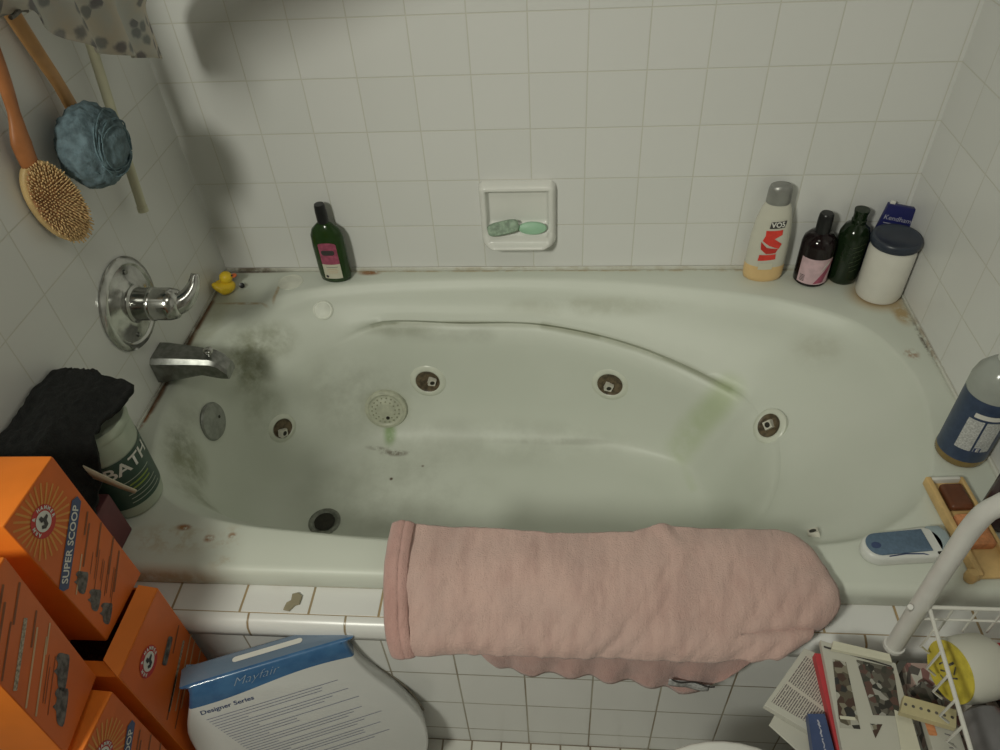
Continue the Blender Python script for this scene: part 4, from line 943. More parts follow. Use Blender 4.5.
bmobj('net_folds', bm, mat('blue_net_fold', (0.13, 0.20, 0.23), 0.7, var=0.3, scale=90, bump=0.8, bscale=220), pf)
handle('handle', pf, [(0.026, 0.036, 0.095), (0.022, 0.034, 0.15), (0.018, 0.026, 0.20), (0.016, 0.016, 0.26), (0.016, 0.006, 0.33), (0.014, 0, 0.38)], [0.0135, 0.012, 0.0135, 0.015, 0.016, 0.012], M['wood_light'])
hook = lathe('hook', [(0, 0), (0.006, 0), (0.006, 0.026), (0.010, 0.028), (0.010, 0.031), (0, 0.032)], M['chrome'], pf, 16, axis='x'); hook.location = (-0.001, 0, 0.382)
st = thing('curtain_wand', 'thin cream plastic wand hanging beside the blue net pouf', 'wand', (0.030, -0.257, 0.778))
tube('rod', [(0.0, 0.0, 0.0), (-0.002, 0.024, 0.12), (-0.003, 0.052, 0.26), (-0.004, 0.075, 0.38)], 0.0085, M['cream_plastic'], st, 12)
tube('rod_end', [(0.0, -0.0004, -0.003), (0.0, 0.0008, 0.007)], 0.0095, M['cream_plastic'], st, 12)
tube('hanging_pin', [(-0.032, 0.075, 0.375), (0.002, 0.075, 0.375)], 0.003, M['chrome'], st, 8)
fl = thing('floral_cloth', 'pale floral print cloth hanging at top of the left wall', 'cloth', (0.0, 0.0, 0.0))
hem = catmull([(0.10, -0.62, 1.196), (0.105, -0.479, 1.176), (0.10, -0.425, 1.170), (0.105, -0.372, 1.118), (0.098, -0.30, 1.072), (0.105, -0.22, 1.035), (0.096, -0.16, 1.012), (0.103, -0.118, 0.995)], 8)
def flo(u, w):
    k = u * (len(hem) - 1); i = min(int(k), len(hem) - 2); p = hem[i].lerp(hem[i + 1], k - i)
    q = Vector((0.21, -0.36 + (p.y + 0.36) * 0.72, 1.62))
    r = p.lerp(q, w); f_ = max(0, min(1, (w - 0.12) / 0.42)); r.x = p.x + 0.38 * f_ * f_ * (3 - 2 * f_); r.x += 0.012 * math.sin(r.y * 70 + w * 2) * (1 - w) + 0.010 * noise.noise(Vector((r.y * 9, r.z * 5, 2))) ; r.y += 0.045 * w * (1 - w) * 4 * (u - .5)  # upper cloth flares out of view, added to shade the back wall
    r.x = max(0.012, r.x); return r
solid(grid('cloth_sheet', 90, 50, flo, M['floral'], fl), 0.002, 0.0)
tube('dark_hem', [h + Vector((0.003, 0, 0)) for h in hem[9:17]], 0.0030, M['cat'], fl, 6)
tube('added_rail', [(0.002, -0.58, 1.622), (0.48, -0.58, 1.622), (0.48, -0.16, 1.622), (0.002, -0.16, 1.622)], 0.005, M['chrome'], fl, 10)  # unseen rail, invented to carry the shadow-casting flare

# ------------------------------------------------------------------ pink towel over the front rim
tw = thing('bath_towel', 'folded pink terry towel draped over the front rim of the bathtub', 'towel', (0, 0, 0))
PROF = [(-0.700, 0.4655), (-0.712, 0.4735), (-0.735, 0.4775), (-0.765, 0.4785), (-0.795, 0.4760), (-0.822, 0.4665), (-0.848, 0.4540), (-0.872, 0.4455), (-0.890, 0.4320), (-0.8975, 0.4120), (-0.8985, 0.392)]
PC = catmull([(0, y, z) for y, z in PROF], 6)
def prof_at(s):
    k = s * (len(PC) - 1); i = min(int(k), len(PC) - 2); return PC[i].lerp(PC[i + 1], k - i)
def tow(u, w):
    # left and right edges run slightly slanted; the right corner is pulled back
    xl_ = 0.534 + 0.020 * w; xr_ = 1.152 + (0.034 * math.sin(min(1, w / 0.55) * PI / 2) if w < 0.55 else 0.034 - 0.085 * ((w - 0.55) / 0.45) ** 1.4)
    x = xl_ + (xr_ - xl_) * u
    end = lerp_tab([(0, 0.90), (0.06, 0.885), (0.3, 0.865), (0.55, 0.865), (0.8, 0.86), (1, 0.80)], u)
    st_ = lerp_tab([(0, 0.17), (0.05, 0.13), (0.14, 0.15), (0.40, 0.18), (0.60, 0.16), (0.655, 0.095), (0.70, 0.095), (0.8, 0.12), (0.95, 0.11), (1, 0.16)], u)
    p = prof_at(st_ + (end - st_) * w)
    wr = 0.0030 * (1 - abs(noise.noise(Vector((x * 30 + w * 4, w * 1.4, 3.0)))) * 2.2) * min(1, w * 4) + 0.0050 * noise.noise(Vector((x * 9 + w * 2, w * 3.5, 4.0))) + 0.0034 * noise.noise(Vector((x * 36 + w * 3, w * 1.6, 9.0))) + 0.0012 * noise.noise(Vector((x * 80, w * 3, 1.0))) + 0.0007 * noise.noise(Vector((x * 130, w * 30, 2.0)))
    fold = 0.010 * math.exp(-((u - 0.668) / 0.018) ** 2) * math.exp(-(w / 0.22) ** 2)
    puff = 0.010 * math.exp(-((u - 0.93) / 0.09) ** 2) * math.exp(-((w - 0.50) / 0.25) ** 2)
    crease = -0.016 * math.exp(-((w - 0.76 + 0.10 * (u - 0.9)) / 0.030) ** 2) * max(0, min(1, (u - 0.80) / 0.1))
    edge = -0.006 * math.exp(-(min(u, 1 - u) / 0.012) ** 2)
    h = wr + fold + puff + crease + edge
    up = 1 - 0.75 * max(0, (w - 0.62) / 0.38)
    q = Vector((x + 0.004 * noise.noise(Vector((w * 6, u * 2, 1))), p.y - h * (1 - up) - h * 0.2, max(p.z + h * up, 0.4655 if p.y > -0.79 else 0)))
    return q
solid(grid('towel_fold', 150, 70, tow, M['pink'], tw), 0.010, -0.2)
def roll(u, w):   # folded-over left end, two soft ridges
    x = 0.5300 + 0.020 * w + 0.030 * u; p = prof_at(0.145 + 0.755 * w)
    h = 0.006 + 0.007 * abs(math.sin(u * PI * 1.0)) ** 0.7 + 0.0015 * noise.noise(Vector((w * 14, u * 3, 6)))
    if 0.55 < u < 0.68: h -= 0.005
    up = 1 - 0.75 * max(0, (w - 0.62) / 0.38)
    return (x - 0.006 * math.sin(w * PI), p.y - h * (1 - up), p.z + h * up)
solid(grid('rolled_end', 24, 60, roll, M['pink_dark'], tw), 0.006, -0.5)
def hemf(u, w):
    x = 0.675 + (1.085 - 0.675) * u - 0.03 * w * u
    zb = lerp_tab([(0, 0.385), (0.06, 0.345), (0.15, 0.325), (0.4, 0.322), (0.65, 0.305), (0.80, 0.285), (0.9, 0.290), (1, 0.370)], u)
    z = 0.425 + (zb - 0.425) * w
    y = -0.8800 - 0.004 * math.sin(u * 40) * w - 0.003 * noise.noise(Vector((x * 40, z * 20, 0)))
    return (x, y, z + 0.004 * noise.noise(Vector((x * 45, 0, 3))) * w)
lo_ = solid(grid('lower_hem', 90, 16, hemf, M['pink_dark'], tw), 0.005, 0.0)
cl_ = grid('care_label', 20, 4, lambda u, w: (0.957 + 0.062 * u, -0.8885 - 0.002 * math.sin(u * 9), 0.342 - 0.020 * w - 0.016 * u + 0.003 * math.sin(u * 8)), M['care'], tw); solid(cl_, 0.0012)
cs_ = grid('label_stitching', 20, 2, lambda u, w: (0.960 + 0.066 * u, -0.8905 - 0.002 * math.sin(u * 9), 0.347 - 0.003 * w - 0.018 * u ** 0.7), M['ink'], tw); solid(cs_, 0.0012)

# ------------------------------------------------------------------ orange litter boxes
def catsm(c): return [(p.x, p.y) for p in catmull([(x, y, 0) for x, y in c], 3, True)]
def oriented_box(name, label, top, D, H, Wd, yaw, tx, ty, style, group=None, open_top=False):
    """top = back right top corner of the narrow side panel (which faces +x)"""
    R = Matrix.Rotation(math.radians(yaw), 4, 'Z') @ Matrix.Rotation(math.radians(tx), 4, 'X') @ Matrix.Rotation(math.radians(ty), 4, 'Y')
    base = Vector(top) + R @ Vector((-Wd / 2, -D / 2, -H))
    t = bpy.data.objects.new(name, None); COL.objects.link(t); t.empty_display_size = 0.03
    t.matrix_world = Matrix.Translation(base) @ R
    tag(t, label, 'box', group)
    x0, x1, y0, y1 = -Wd / 2, Wd / 2, -D / 2, D / 2
    bm = bmesh.new()
    if not open_top:
        bm_box(bm, (x0, y0, 0), (x1, y1, H), 0.0025, 2)
    else:
        bm_box(bm, (x0, y0, 0), (x1, y1, 0.003)); bm_box(bm, (x0, y0, 0.003), (x0 + .003, y1, H)); bm_box(bm, (x1 - .003, y0, 0.003), (x1, y1, H))
        bm_box(bm, (x0 + .003, y0, 0.003), (x1 - .003, y0 + .003, H)); bm_box(bm, (x0 + .003, y1 - .003, 0.003), (x1 - .003, y1, H))
    bmobj('carton', bm, M['orange'], t, True, 30)
    if open_top:
        box('liner', (x0 + .0035, y0 + .0035, 0.004), (x1 - .0035, y1 - .0035, H * 0.62), M['litter'], t, 0.001)
    side = lambda u, w, o_=0.0004: (x1 + o_, y0 + u, w)         # u from front to back edge, w up
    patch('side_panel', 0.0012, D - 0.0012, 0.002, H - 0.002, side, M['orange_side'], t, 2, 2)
    s1 = lambda u, w: side(u, w, 0.0008); s2 = lambda u, w: side(u, w, 0.0012); s3 = lambda u, w: side(u, w, 0.0016); s4 = lambda u, w: side(u, w, 0.0020)
    if style in ('logo', 'logo_low'):
        cu, cv, R_ = D * 0.385, H * 0.825, D * 0.195
        if style == 'logo_low': cu, cv, R_ = D * 0.36, H * 0.80, D * 0.17
        n = 28; ray = []
        for i in range(n):
            a = 2 * PI * i / n
            for da, rr in ((-0.35, 0.9), (-0.13, 2.25), (0.13, 2.25), (0.35, 0.9)):
                aa = a + da * 2 * PI / n; ru, rv = math.cos(aa) * rr * R_, math.sin(aa) * rr * R_
                f_ = min(1, (cu - .003) / abs(ru) if ru < 0 else 9, (D - cu - .003) / ru if ru > 0 else 9, (H - cv - .004) / rv if rv > 0 else 9)
                ray.append((cu + ru * f_, cv + rv * f_))
        vs = [s1(*p) for p in ray]; fs = [(4 * i, 4 * i + 1, 4 * i + 2, 4 * i + 3) for i in range(n)]
        if style == 'logo': pydata('sunburst', vs, fs, M['ray'], t, False)
        lg = decal('logo', ellipse(R_, R_, 40), s2, M['logo_red'], t, 0, (cu, cv))
        decal('logo_centre', ellipse(R_ * 0.62, R_ * 0.62, 32), s3, M['paper_white'], lg, 0, (cu, cv))
        arm = [(-.40, -.20), (-.18, -.42), (.12, -.38), (.20, -.10), (.42, -.02), (.45, .16), (.10, .18), (.06, .40), (-.16, .42), (-.20, .12), (-.02, .02), (-.12, -.16), (-.28, -.04)]
        decal('arm_and_hammer_mark', [(x * R_ * 1.0, y * R_ * 1.0) for x, y in arm], s4, M['ink'], lg, 0.0, (cu, cv))
        ring_text('logo_lettering', 'ARM & HAMMER', R_ * 0.80, R_ * 0.30, s3, M['paper_white'], lg, (cu, cv), 205, -25, 0.0003)
        a_ = math.radians(34)
        c_ = (D * 0.46, H * 0.60); 
        if style == 'logo_low': c_ = (D * 0.62, H * 0.66)
        if style == 'logo':
            L_ = D * 1.02; pl = [(-L_ / 2, -.0085), (L_ / 2, -.0085), (L_ / 2 + .006, 0), (L_ / 2, .0085), (-L_ / 2, .0085), (-L_ / 2 - .003, 0)]
            pt = [(c_[0] + x * math.cos(a_) - y * math.sin(a_), c_[1] + x * math.sin(a_) + y * math.cos(a_)) for x, y in pl]
            nb = decal('name_banner', pt, s2, M['navy'], t)
            lettering('banner_lettering', 'SUPER SCOOP', 0.0150, s3, M['paper_white'], nb, c_, a_, bold=0.0003)
            for k, (uu, vv, ww) in enumerate(((0.30, 0.44, 0.05), (0.62, 0.50, 0.055), (0.80, 0.44, 0.045), (0.80, 0.30, 0.05), (0.72, 0.20, 0.055), (0.80, 0.58, 0.03))):
                decal('text_strip', rrect(ww, 0.0032 if k else 0.0024, 0.0008, 2), s1, M['pale_ink'] if k == 0 else M['brown_ink'], t, a_, (uu * D, vv * H))
            for k in range(9):
                decal('fine_print', rrect(0.028 + 0.012 * ((k * 7) % 3), 0.0012, 0.0004, 1), s1, M['brown_ink'], t, a_, ((0.52 + 0.05 * (k % 2)) * D, (0.40 - 0.030 * k) * H))
            for k, (uu, vv) in enumerate(((0.255, 0.395), (0.235, 0.245), (0.235, 0.115))):
                cat = [(-.012, -.010), (.010, -.011), (.013, -.003), (.014, .009), (.010, .013), (.007, .009), (.003, .010), (.001, .014), (-.003, .007), (-.010, .004), (-.014, -.003)]
                decal('cat_picture', catsm(cat), s1, M['cat'], t, a_, (uu * D, vv * H))
        else:
            decal('small_picture', rrect(0.040, 0.014, 0.004), s2, M['cat'], t, math.radians(20), c_)
            for k, (uu, vv, ww, mm) in enumerate(((0.52, 0.46, 0.10, 'paper_white'), (0.62, 0.40, 0.11, 'pale_ink'), (0.66, 0.34, 0.10, 'pale_ink'), (0.30, 0.42, 0.06, 'brown_ink'), (0.34, 0.30, 0.07, 'brown_ink'), (0.80, 0.62, 0.04, 'brown_ink'), (0.70, 0.24, 0.09, 'pale_ink'))):
                decal('text_strip', rrect(ww, 0.006 if k == 0 else 0.0035, 0.0008, 2), s1, mat('grey_print', (0.36, 0.30, 0.22), 0.5, var=0.5, scale=300) if k == 0 else M[mm], t, math.radians(22), (uu * D, vv * H))
    else:
        a_ = math.radians(30)
        gp = bpy.data.materials.get('grey_print') or mat('grey_print', (0.36, 0.30, 0.22), 0.5, var=0.5, scale=300)
        for k, (uu, vv, ww, hh, m_) in enumerate(((0.40, 0.63, 0.075, 0.0070, gp), (0.40, 0.52, 0.085, 0.0035, M['pale_ink']), (0.42, 0.43, 0.085, 0.0035, M['pale_ink']), (0.75, 0.80, 0.045, 0.004, M['brown_ink']), (0.35, 0.80, 0.07, 0.004, M['brown_ink']), (0.55, 0.88, 0.05, 0.004, M['brown_ink']), (0.72, 0.62, 0.04, 0.0035, M['brown_ink']), (0.78, 0.50, 0.035, 0.003, M['pale_ink']), (0.30, 0.72, 0.06, 0.003, M['brown_ink']))):
            decal('text_strip', rrect(ww, hh, 0.0008, 2), s1, m_, t, a_, (uu * D, vv * H))
        for k in range(8):
            decal('fine_print', rrect(0.040 + 0.012 * ((k * 5) % 3), 0.0014, 0.0004, 1), s1, M['brown_ink'], t, a_, ((0.40 + 0.04 * (k % 2)) * D, (0.935 - 0.022 * k) * H if k < 5 else (0.39 - 0.03 * (k - 5)) * H))
        for uu, vv in ((0.66, 0.30), (0.36, 0.20)):
            cat = [(-.020, -.012), (.014, -.013), (.019, -.003), (.020, .011), (.014, .016), (.009, .011), (.003, .012), (.000, .017), (-.005, .009), (-.016, .005), (-.022, -.003)]
            decal('cat_picture', catsm(cat), s1, M['cat'], t, a_, (uu * D, vv * H))
    if not open_top:
        tf = lambda u, w: (u, w, H + 0.0004)
        cat = [(-.030, -.020), (.004, -.020), (.012, -.008), (.020, -.004), (.022, .010), (.012, .014), (.008, .022), (.001, .012), (-.012, .008), (-.030, .012)]
        decal('top_cat_picture', catsm(cat), tf, M['cat_brown'], t, -0.3, (-0.022 * Wd / .165 - .012, 0.004))
    return t
GP = 'orange cat litter cartons stacked at the left'
BD, BH, BW = 0.105, 0.255, 0.165
# bottom course (stands on the floor, mostly hidden behind the others)
oriented_box('litter_carton', 'orange litter carton under the opened one, almost hidden against the tub', (0.2160, -0.874, 0.262), 0.128, 0.258, BW, 0, 0, 0, 'text')
oriented_box('litter_carton', 'orange litter carton at the foot of the pile, bottom left corner', (0.2150, -1.014, 0.262), BD, 0.258, BW, -4, 0, 0, 'text')
# middle course
oriented_box('litter_carton', 'opened orange litter carton with raised flap, right of the pile', (0.2190, -0.8725, 0.527), 0.130, 0.263, BW, 0, 0, 0, 'logo_low', open_top=True)
dbox = oriented_box('litter_carton', 'orange litter carton with round logo at the bottom edge of the picture', (0.2195, -1.0205, 0.527), BD, 0.263, BW, -3, 0, 0, 'logo')
# top course
abox = oriented_box('litter_carton', 'topmost orange carton with SUPER SCOOP banner and cat pictures beside black cloth', (0.178, -0.8510, 0.792), BD, BH, BW, -1, -1.0, -3.0, 'logo')
cbox = oriented_box('litter_carton', 'orange carton with rows of print and cats at the left edge', (0.197, -0.9905, 0.790), 0.100, BH, BW, 7, -3.5, 0.8, 'text')
# open flaps of the right-hand carton
ob = [o for o in COL.objects if o.get('label', '').startswith('opened orange')][0]
hx = BW / 2; hy = 0.065
def flap(name, pts, m=M['orange']):
    f_ = pydata(name, pts, [(0, 1, 2, 3)], m, ob, False); solid(f_, 0.0016); return f_
flap('flap', [(hx - .001, -hy, 0.263), (hx - .001, hy, 0.263), (hx - 0.022, hy - .004, 0.277), (hx - 0.022, -hy + .016, 0.277)])
flap('flap', [(-hx, -hy + .001, 0.263), (hx - .004, -hy + .001, 0.263), (hx - .012, -hy + .018, 0.268), (-hx, -hy + .018, 0.268)])

# ------------------------------------------------------------------ shrink-wrapped toilet seat
ex = Vector((0.937, 0.350, 0)).normalized(); lean = math.radians(14)
dn = Vector((0.350 * math.sin(lean), -0.937 * math.sin(lean), -math.cos(lean))); up_ = -dn; nz_ = ex.cross(up_).normalized()
org = Vector((0.251, -0.960, 0.403)) + ex * 0.1175 + dn * 0.4135
mx = Matrix.Identity(4)
for i in range(3): mx[i][0], mx[i][1], mx[i][2], mx[i][3] = ex[i], up_[i], nz_[i], org[i]
ps = bpy.data.objects.new('packaged_toilet_seat', None); COL.objects.link(ps); ps.matrix_world = mx; ps.empty_display_size = .03
tag(ps, 'shrink-wrapped toilet seat on white and blue Designer Series card leaning on the tub', 'toilet seat')
rt = [(0.110, 0.4130), (0.1175, 0.407), (0.1185, 0.395), (0.1255, 0.360), (0.142, 0.315), (0.166, 0.267), (0.186, 0.217), (0.198, 0.167), (0.190, 0.10), (0.150, 0.045), (0.10, 0.012), (0.04, 0.002)]
lf = [(-0.04, 0.002), (-0.09, 0.015), (-0.125, 0.055), (-0.145, 0.12), (-0.147, 0.20), (-0.147, 0.27), (-0.146, 0.32), (-0.128, 0.37), (-0.1195, 0.395), (-0.1175, 0.407), (-0.110, 0.4130)]
out = [(p.x, p.y) for p in catmull([(x, y, 0) for x, y in rt + lf], 3, True)]
prism('seat_in_wrap', out[::-1], 0.044, M['seat_card'], ps, 0.005, 3, -0.044)
ff_ = lambda u, w: (u, w, 0.0005)
lettering('lettering', 'Designer Series', 0.0125, ff_, M['navy'], ps, (-0.116, 0.354), 0.0, 'LEFT', bold=0.0002)
random.seed(11)
for i in range(26):
    u0 = -0.112 + 0.004 * i * 0.6; w_ = (0.20 if i % 4 == 0 else 0.17 if i % 4 == 1 else 0.16 if i % 4 == 2 else 0.05) * (0.95 + 0.1 * random.random())
    if i in (9, 10): w_ = 0.10
    w_ = min(w_, 0.235 - 0.004 * i * 0.3)
    decal('text_line', [(u0, 0.3365 - i * 0.0062), (u0 + w_, 0.3365 - i * 0.0062), (u0 + w_, 0.3378 - i * 0.0062), (u0, 0.3378 - i * 0.0062)], ff_, bpy.data.materials.get('blue_grey_ink') or mat('blue_grey_ink', (0.17, 0.18, 0.27), 0.5, var=0.4, scale=500), ps)
lettering('script_lettering', 'Mayfair', 0.023, lambda u, w: (u, w, 0.0006), mat('silver_script', (0.30, 0.38, 0.48), 0.4), ps, (-0.025, 0.3965), 0.03, shear=0.6, bold=-0.0004)
tf = lambda u, w: (u, 0.4144, w)
decal('carry_slot_card', rrect(0.105, 0.010, 0.0049, 4), tf, M['paper_white'], ps, 0, (0.000, -0.026))
bm = bmesh.new(); 
add_tube(bm, catmull([(0.119, 0.405, -0.030), (0.121, 0.38, -0.032), (0.144, 0.315, -0.032), (0.168, 0.267, -0.032), (0.188, 0.217, -0.032), (0.200, 0.167, -0.032)], 6), 0.0020, 8)
bmobj('wrap_seam', bm, M['cardboard'], ps)

# ------------------------------------------------------------------ toilet (only the far edge of its lid shows)
to = thing('toilet', 'white toilet whose closed lid edge shows at the bottom of the picture', 'toilet', (1.012, -1.174, 0.0))
egl = [(0.168 * math.cos(a) , 0.178 * math.sin(a) - (0.05 if math.sin(a) < 0 else 0) * -math.sin(a)) for a in [2 * PI * i / 48 for i in range(48)]]
prism('lid', egl, 0.016, M['porcelain'], to, 0.006, 3, 0.386)
prism('seat', [(x * 1.0, y * 1.0) for x, y in egl], 0.014, M['porcelain'], to, 0.005, 3, 0.369)
lathe('bowl', [(0, 0), (0.11, 0), (0.115, 0.03), (0.095, 0.10), (0.10, 0.20), (0.14, 0.30), (0.160, 0.345), (0.162, 0.368), (0, 0.368)], M['porcelain'], to, 48, 1.0, 1.06)
box('tank', (-0.20, -0.50, 0.40), (0.20, -0.36, 0.72), M['porcelain'], to, 0.015, 3)
box('tank_neck', (-0.10, -0.46, 0.0), (0.10, -0.12, 0.375), M['porcelain'], to, 0.02, 3)
to_ok = True

# ------------------------------------------------------------------ white wire cart at the right
wc = thing('wire_cart', 'white tube and wire cart at right holding magazines and odds', 'cart', (1.365, -1.04, 0.0))
def wl(name, pts, r, m=M['wire'], n=8): 
    return tube(name, [Vector(p) - Vector((1.365, -1.04, 0)) for p in pts], r, m, wc, n)
X0, X1, Y0, Y1, ZR = 1.238, 1.488, -1.215, -0.905, 0.600
wl('post', catmull([(1.231, -0.903, 0.497), (1.231, -0.903, 0.70), (1.232, -0.904, 0.770), (1.238, -0.908, 0.805), (1.258, -0.920, 0.835), (1.33, -0.965, 0.862)], 6), 0.0108, M['white_tube'], 16)
wl('post_foot', [(1.231, -0.903, 0.4945), (1.231, -0.903, 0.500)], 0.0132, M['white_tube'], 16)
wl('post_clip', [(1.219, -0.906, 0.596), (1.216, -0.909, 0.606)], 0.0035, M['white_tube'], 8)
for px, py in ((1.112, -1.005), (1.488, -0.905), (1.488, -1.215), (1.240, -1.215)): wl('leg', [(px, py, 0.002), (px, py, 0.44 if px < 1.2 else 0.86)], 0.006, M['white_tube'], 10)
wl('leg', [(1.231, -0.903, 0.002), (1.231, -0.903, 0.435)], 0.008, M['white_tube'], 10)
wl('top_rail', [(1.241, -0.905, ZR), (X1, -0.905, ZR)], 0.0026); wl('top_rail', [(1.241, -0.905, ZR), (1.226, -1.090, ZR), (1.224, Y0, ZR)], 0.0026)
wl('top_rail', [(1.224, Y0, ZR), (X1, Y0, ZR)], 0.0026); wl('top_rail', [(X1, Y0, ZR), (X1, -0.905, ZR)], 0.0026)
wl('lower_rail', [(1.241, -0.905, 0.572), (X1, -0.905, 0.572)], 0.0018)
for i in range(10):
    y = -0.935 - i * 0.028; x = 1.2385 - 0.078 * (-0.905 - y) if y > -1.09 else 1.2245
    wl('side_wire', [(x, y, ZR), (x - 0.002, y, 0.560), (x + 0.012, y - 0.001, 0.545)], 0.0016, M['wire'], 6)
for i in range(8):
    x = 1.27 + i * 0.029; wl('back_wire', [(x, -0.905, ZR), (x, -0.905, 0.545)], 0.0016, M['wire'], 6)
# shelf the papers lie on
wl('shelf_rail', [(1.100, -1.165, 0.437), (1.488, -1.165, 0.437)], 0.003); wl('shelf_rail', [(1.100, -0.932, 0.437), (1.488, -0.932, 0.437)], 0.003)
for i in range(12): wl('shelf_wire', [(1.110 + 0.034 * i, -1.165, 0.437), (1.110 + 0.034 * i, -0.932, 0.437)], 0.0018, M['wire'], 6)
wl('shelf_brace', [(1.231, -0.903, 0.434), (1.231, -0.932, 0.437)], 0.003)

# papers, built in place: corners seen from above, bottom and top height
def sheet(name, label, cat, corners, z0, z1, m, group=None, parent=None, curl=0.0):
    cx = sum(p[0] for p in corners) / len(corners); cy = sum(p[1] for p in corners) / len(corners)
    ang = math.atan2(corners[1][1] - corners[0][1], corners[1][0] - corners[0][0])
    c, s = math.cos(-ang), math.sin(-ang)
    loc = [((x - cx) * c - (y - cy) * s, (x - cx) * s + (y - cy) * c) for x, y in corners]
    o = prism(name, loc, z1 - z0, m, parent, 0.0004, 1, 0.0); 
    o.location = (cx, cy, z0); o.rotation_euler = (0, 0, ang)
    if label: tag(o, label, cat, group)
    return o
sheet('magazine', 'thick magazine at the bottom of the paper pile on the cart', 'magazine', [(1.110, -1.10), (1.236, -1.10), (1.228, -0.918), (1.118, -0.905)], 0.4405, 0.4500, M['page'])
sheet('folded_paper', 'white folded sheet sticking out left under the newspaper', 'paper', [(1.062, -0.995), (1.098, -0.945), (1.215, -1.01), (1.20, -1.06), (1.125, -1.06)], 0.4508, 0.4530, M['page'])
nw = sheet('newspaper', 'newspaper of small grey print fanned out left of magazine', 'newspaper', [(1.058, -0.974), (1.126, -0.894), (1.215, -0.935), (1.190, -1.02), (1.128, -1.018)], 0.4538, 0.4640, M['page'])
cxy = Vector((nw.location.x, nw.location.y, 0))
np_ = prism('printed_page', [(x * 0.93 - 0.0, y * 0.93) for x, y in [((p[0] - cxy.x) * math.cos(-nw.rotation_euler.z) - (p[1] - cxy.y) * math.sin(-nw.rotation_euler.z), (p[0] - cxy.x) * math.sin(-nw.rotation_euler.z) + (p[1] - cxy.y) * math.cos(-nw.rotation_euler.z)) for p in [(1.062, -0.970), (1.126, -0.898), (1.212, -0.937), (1.188, -1.016), (1.130, -1.012)]]], 0.0004, M['newsprint'], nw, 0, 1, 0.0103)
nv = sheet('booklet', 'narrow navy booklet with white print below the newspaper', 'booklet', [(1.101, -1.045), (1.128, -1.045), (1.127, -0.988), (1.106, -0.989)], 0.4648, 0.4790, M['navy'])
random.seed(5)
for k in range(9):
    decal('print_mark', rrect(0.0011 + 0.0012 * random.random(), 0.0022 + 0.0035 * random.random(), 0.0004, 2), lambda u, w: (u, w, 0.0146), M['pale_text'], nv, random.uniform(-.5, .5), (0.001, 0.018 - 0.0042 * k))
sheet('magazine', 'red edged magazine showing as a red strip beside the newspaper', 'magazine', [(1.131, -1.040), (1.215, -1.040), (1.222, -0.915), (1.133, -0.908)], 0.4648, 0.4790, M['red_page'])
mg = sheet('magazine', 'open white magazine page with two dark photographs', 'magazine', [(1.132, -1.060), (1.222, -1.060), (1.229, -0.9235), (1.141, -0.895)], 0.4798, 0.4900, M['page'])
def on_mag(name, pts, m, dz=0.0105):
    a = -mg.rotation_euler.z; l = [((x - mg.location.x) * math.cos(a) - (y - mg.location.y) * math.sin(a), (x - mg.location.x) * math.sin(a) + (y - mg.location.y) * math.cos(a)) for x, y in pts]
    return prism(name, l, 0.0004, m, mg, 0, 1, dz)
on_mag('photograph', [(1.137, -1.009), (1.161, -1.010), (1.166, -0.925), (1.150, -0.921)], M['photo'])
on_mag('photograph', [(1.181, -0.992), (1.214, -0.992), (1.224, -0.930), (1.180, -0.921)], M['photo2'])
on_mag('photograph', [(1.176, -1.020), (1.189, -1.003), (1.174, -1.003)], M['photo'])
on_mag('page_bar', [(1.140, -0.999), (1.158, -1.000), (1.158, -0.996), (1.140, -0.995)], M['label_cream'], 0.0111)
on_mag('page_edge', [(1.143, -0.9035), (1.222, -0.9275), (1.2225, -0.9295), (1.143, -0.9060)], M['ink'], 0.0108)
sheet('paper_strip', 'pale rolled strip of paper across the top of the magazine', 'paper', [(1.150, -0.9105), (1.222, -0.9255), (1.222, -0.9145), (1.155, -0.899)], 0.4910, 0.4975, M['label_cream'])
# contents of the basket
sheet('magazine', 'colourful collage magazine lying in the basket behind the post', 'magazine', [(1.250, -1.200), (1.480, -1.200), (1.480, -0.915), (1.250, -0.915)], 0.4405, 0.4760, M['collage'])
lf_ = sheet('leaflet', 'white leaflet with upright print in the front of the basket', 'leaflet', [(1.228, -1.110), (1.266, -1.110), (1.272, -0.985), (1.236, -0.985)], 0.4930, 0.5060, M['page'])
lf_.location.z = 0.4915
for k in range(5):
    decal('print_mark', rrect(0.005 + 0.002 * random.random(), 0.0015, 0.0004, 2), lambda u, w: (u, w, 0.0133), M['grey_plastic'], lf_, random.uniform(-.5, .5), (0.005, 0.030 - 0.005 * k))
decal('red_mark', rrect(0.010, 0.022, 0.002), lambda u, w: (u, w, 0.0134), M['logo_red'], lf_, 0, (0.012, -0.012))
decal('orange_mark', rrect(0.010, 0.024, 0.002), lambda u, w: (u, w, 0.0134), M['pumice'], lf_, 0, (-0.012, 0.040))
sheet('paper', 'cream sheet lying left of the printed leaflet', 'paper', [(1.196, -1.075), (1.222, -1.075), (1.226, -0.992), (1.208, -0.985)], 0.4908, 0.4925, M['label_cream'])
ts = sheet('card_strip', 'cream card strip with a row of dots below the ribbon spool', 'card', [(1.203, -0.9985), (1.262, -1.0145), (1.270, -0.993), (1.214, -0.978)], 0.5080, 0.5180, M['tape_strip'])
for k in range(7):
    decal('dot', ellipse(0.0020, 0.0020, 8), lambda u, w: (u, w, 0.0103), M['cat'], ts, 0, (-0.026 + 0.0085 * k, 0.0))
rs = thing('ribbon_spool', 'spool of white ribbon with yellow end disc in the basket', 'spool', (1.287, -0.955, 0.5470), (0, math.radians(6), math.radians(14)))
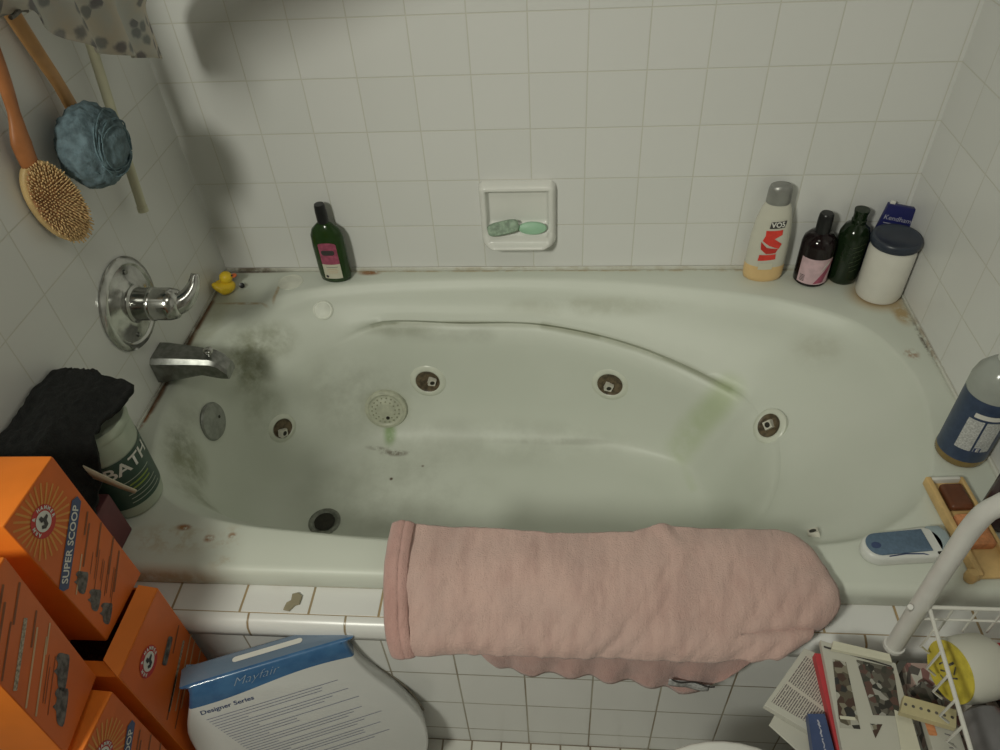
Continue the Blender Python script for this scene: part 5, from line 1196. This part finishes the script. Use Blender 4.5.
lathe('ribbon', [(0.012, -0.024), (0.036, -0.024), (0.0385, -0.018), (0.0395, 0.0), (0.0385, 0.022), (0.034, 0.030), (0.012, 0.030)], M['ribbon'], rs, 44, axis='x')
yd = lathe('end_disc', [(0.0, -0.0262), (0.0365, -0.0262), (0.0365, -0.0242), (0, -0.0242)], M['yellow'], rs, 44, axis='x')
for (a, b_, w_, h_, r_) in ((0.004, 0.012, .003, .010, .2), (-0.004, 0.010, .002, .012, -.4), (0.010, 0.004, .009, .002, .3), (-0.010, 0.003, .002, .009, .5), (0.002, -0.001, .012, .002, .1), (-0.004, -0.008, .002, .010, 0), (0.006, -0.009, .002, .008, .6), (0.0, -0.016, .010, .002, -.2), (0.013, -0.004, .002, .008, .2), (-0.013, -0.006, .006, .002, .8)):
    decal('dark_print', rrect(w_, h_, 0.0008, 2), lambda u, w: (-0.0268, u, w), M['cat'], yd, r_, (a, b_))
hd_ = thing('hair_dryer', 'grey hair dryer lying in the basket below the ribbon spool', 'hair dryer', (1.292, -1.055, 0.5065), (0, 0, math.radians(98)))
lathe('barrel', [(0.0, -0.06), (0.022, -0.06), (0.024, -0.05), (0.027, 0.0), (0.027, 0.03), (0.022, 0.052), (0.010, 0.058), (0, 0.058)], M['grey_plastic'], hd_, 32, axis='x', loc=(0, 0, 0.0275))
prism('handle', rrect(0.030, 0.085, 0.012), 0.026, M['grey_plastic'], hd_, 0.006, 3, 0.012, Matrix.Translation((0.022, -0.055, 0)))
lathe('nozzle', [(0.0, -0.062), (0.017, -0.0615), (0.017, -0.059), (0, -0.059)], M['dark_hole'], hd_, 24, axis='x', loc=(0, 0, 0.0275))
prism('switch', rrect(0.010, 0.020, 0.003), 0.003, M['dark_hole'], hd_, 0.001, 2, 0.0375, Matrix.Translation((0.022, -0.045, 0)))
hb = thing('hairbrush', 'charcoal paddle hairbrush at the right end of the basket', 'hairbrush', (1.370, -1.00, 0.4770), (0, 0, math.radians(80)))
prism('paddle', egg(0.055, 0.030, taper=0.1), 0.018, M['dark_plastic'], hb, 0.006, 3, 0.0)
prism('handle', rrect(0.085, 0.020, 0.009), 0.014, M['dark_plastic'], hb, 0.005, 3, 0.001, Matrix.Translation((-0.085, 0, 0)))
prism('cushion', egg(0.046, 0.023, taper=0.1), 0.003, M['dark_hole'], hb, 0.001, 2, 0.0175)
bx = box('red_box', (1.330, -0.962, 0.4765), (1.440, -0.918, 0.5450), M['red_page'], None, 0.002)
tag(bx, 'small red carton standing at the back of the basket', 'box')
lb_ = thing('lotion_tube', 'pink and white tube lying in front of the red carton', 'tube', (1.350, -0.9705, 0.5560 - 0.010), (0, 0, math.radians(20)))
lb_.location = (1.385, -0.938, 0.5460)
lathe('tube_body', [(0, -0.045), (0.011, -0.045), (0.012, -0.02), (0.012, 0.03), (0.007, 0.036), (0, 0.036)], M['ribbon'], lb_, 24, axis='x', loc=(0, 0, 0.0125))
lathe('pink_band', [(0.0123, -0.015), (0.0125, -0.010), (0.0125, 0.012), (0.0123, 0.016)], M['logo_red'], lb_, 24, axis='x', loc=(0, 0, 0.0125))
fg = lathe('paper_flower', [(0, 0), (0.014, 0.001), (0.019, 0.006), (0.015, 0.010), (0.006, 0.011), (0, 0.010)], M['photo2'], None, 24, shape=lambda x, y, z, a: (x * (1 + .18 * math.sin(5 * a)), y * (1 + .18 * math.sin(5 * a))))
fg.location = (1.258, -0.962, 0.4768); tag(fg, 'small ruffled dark red rosette tucked beside the spool', 'rosette')

# things of a kind that belong together
for o in list(COL.objects):
    if o.parent or 'label' not in o: continue
    n = o.name.split('.')[0]
    if n == 'litter_carton': o['group'] = GP
    elif n in ('magazine', 'newspaper', 'booklet', 'folded_paper', 'paper'): o['group'] = 'magazines and papers piled on the wire cart'
    elif n == 'soap_bar' and o.location.y > -0.2: o['group'] = 'green soaps in the soap dish'
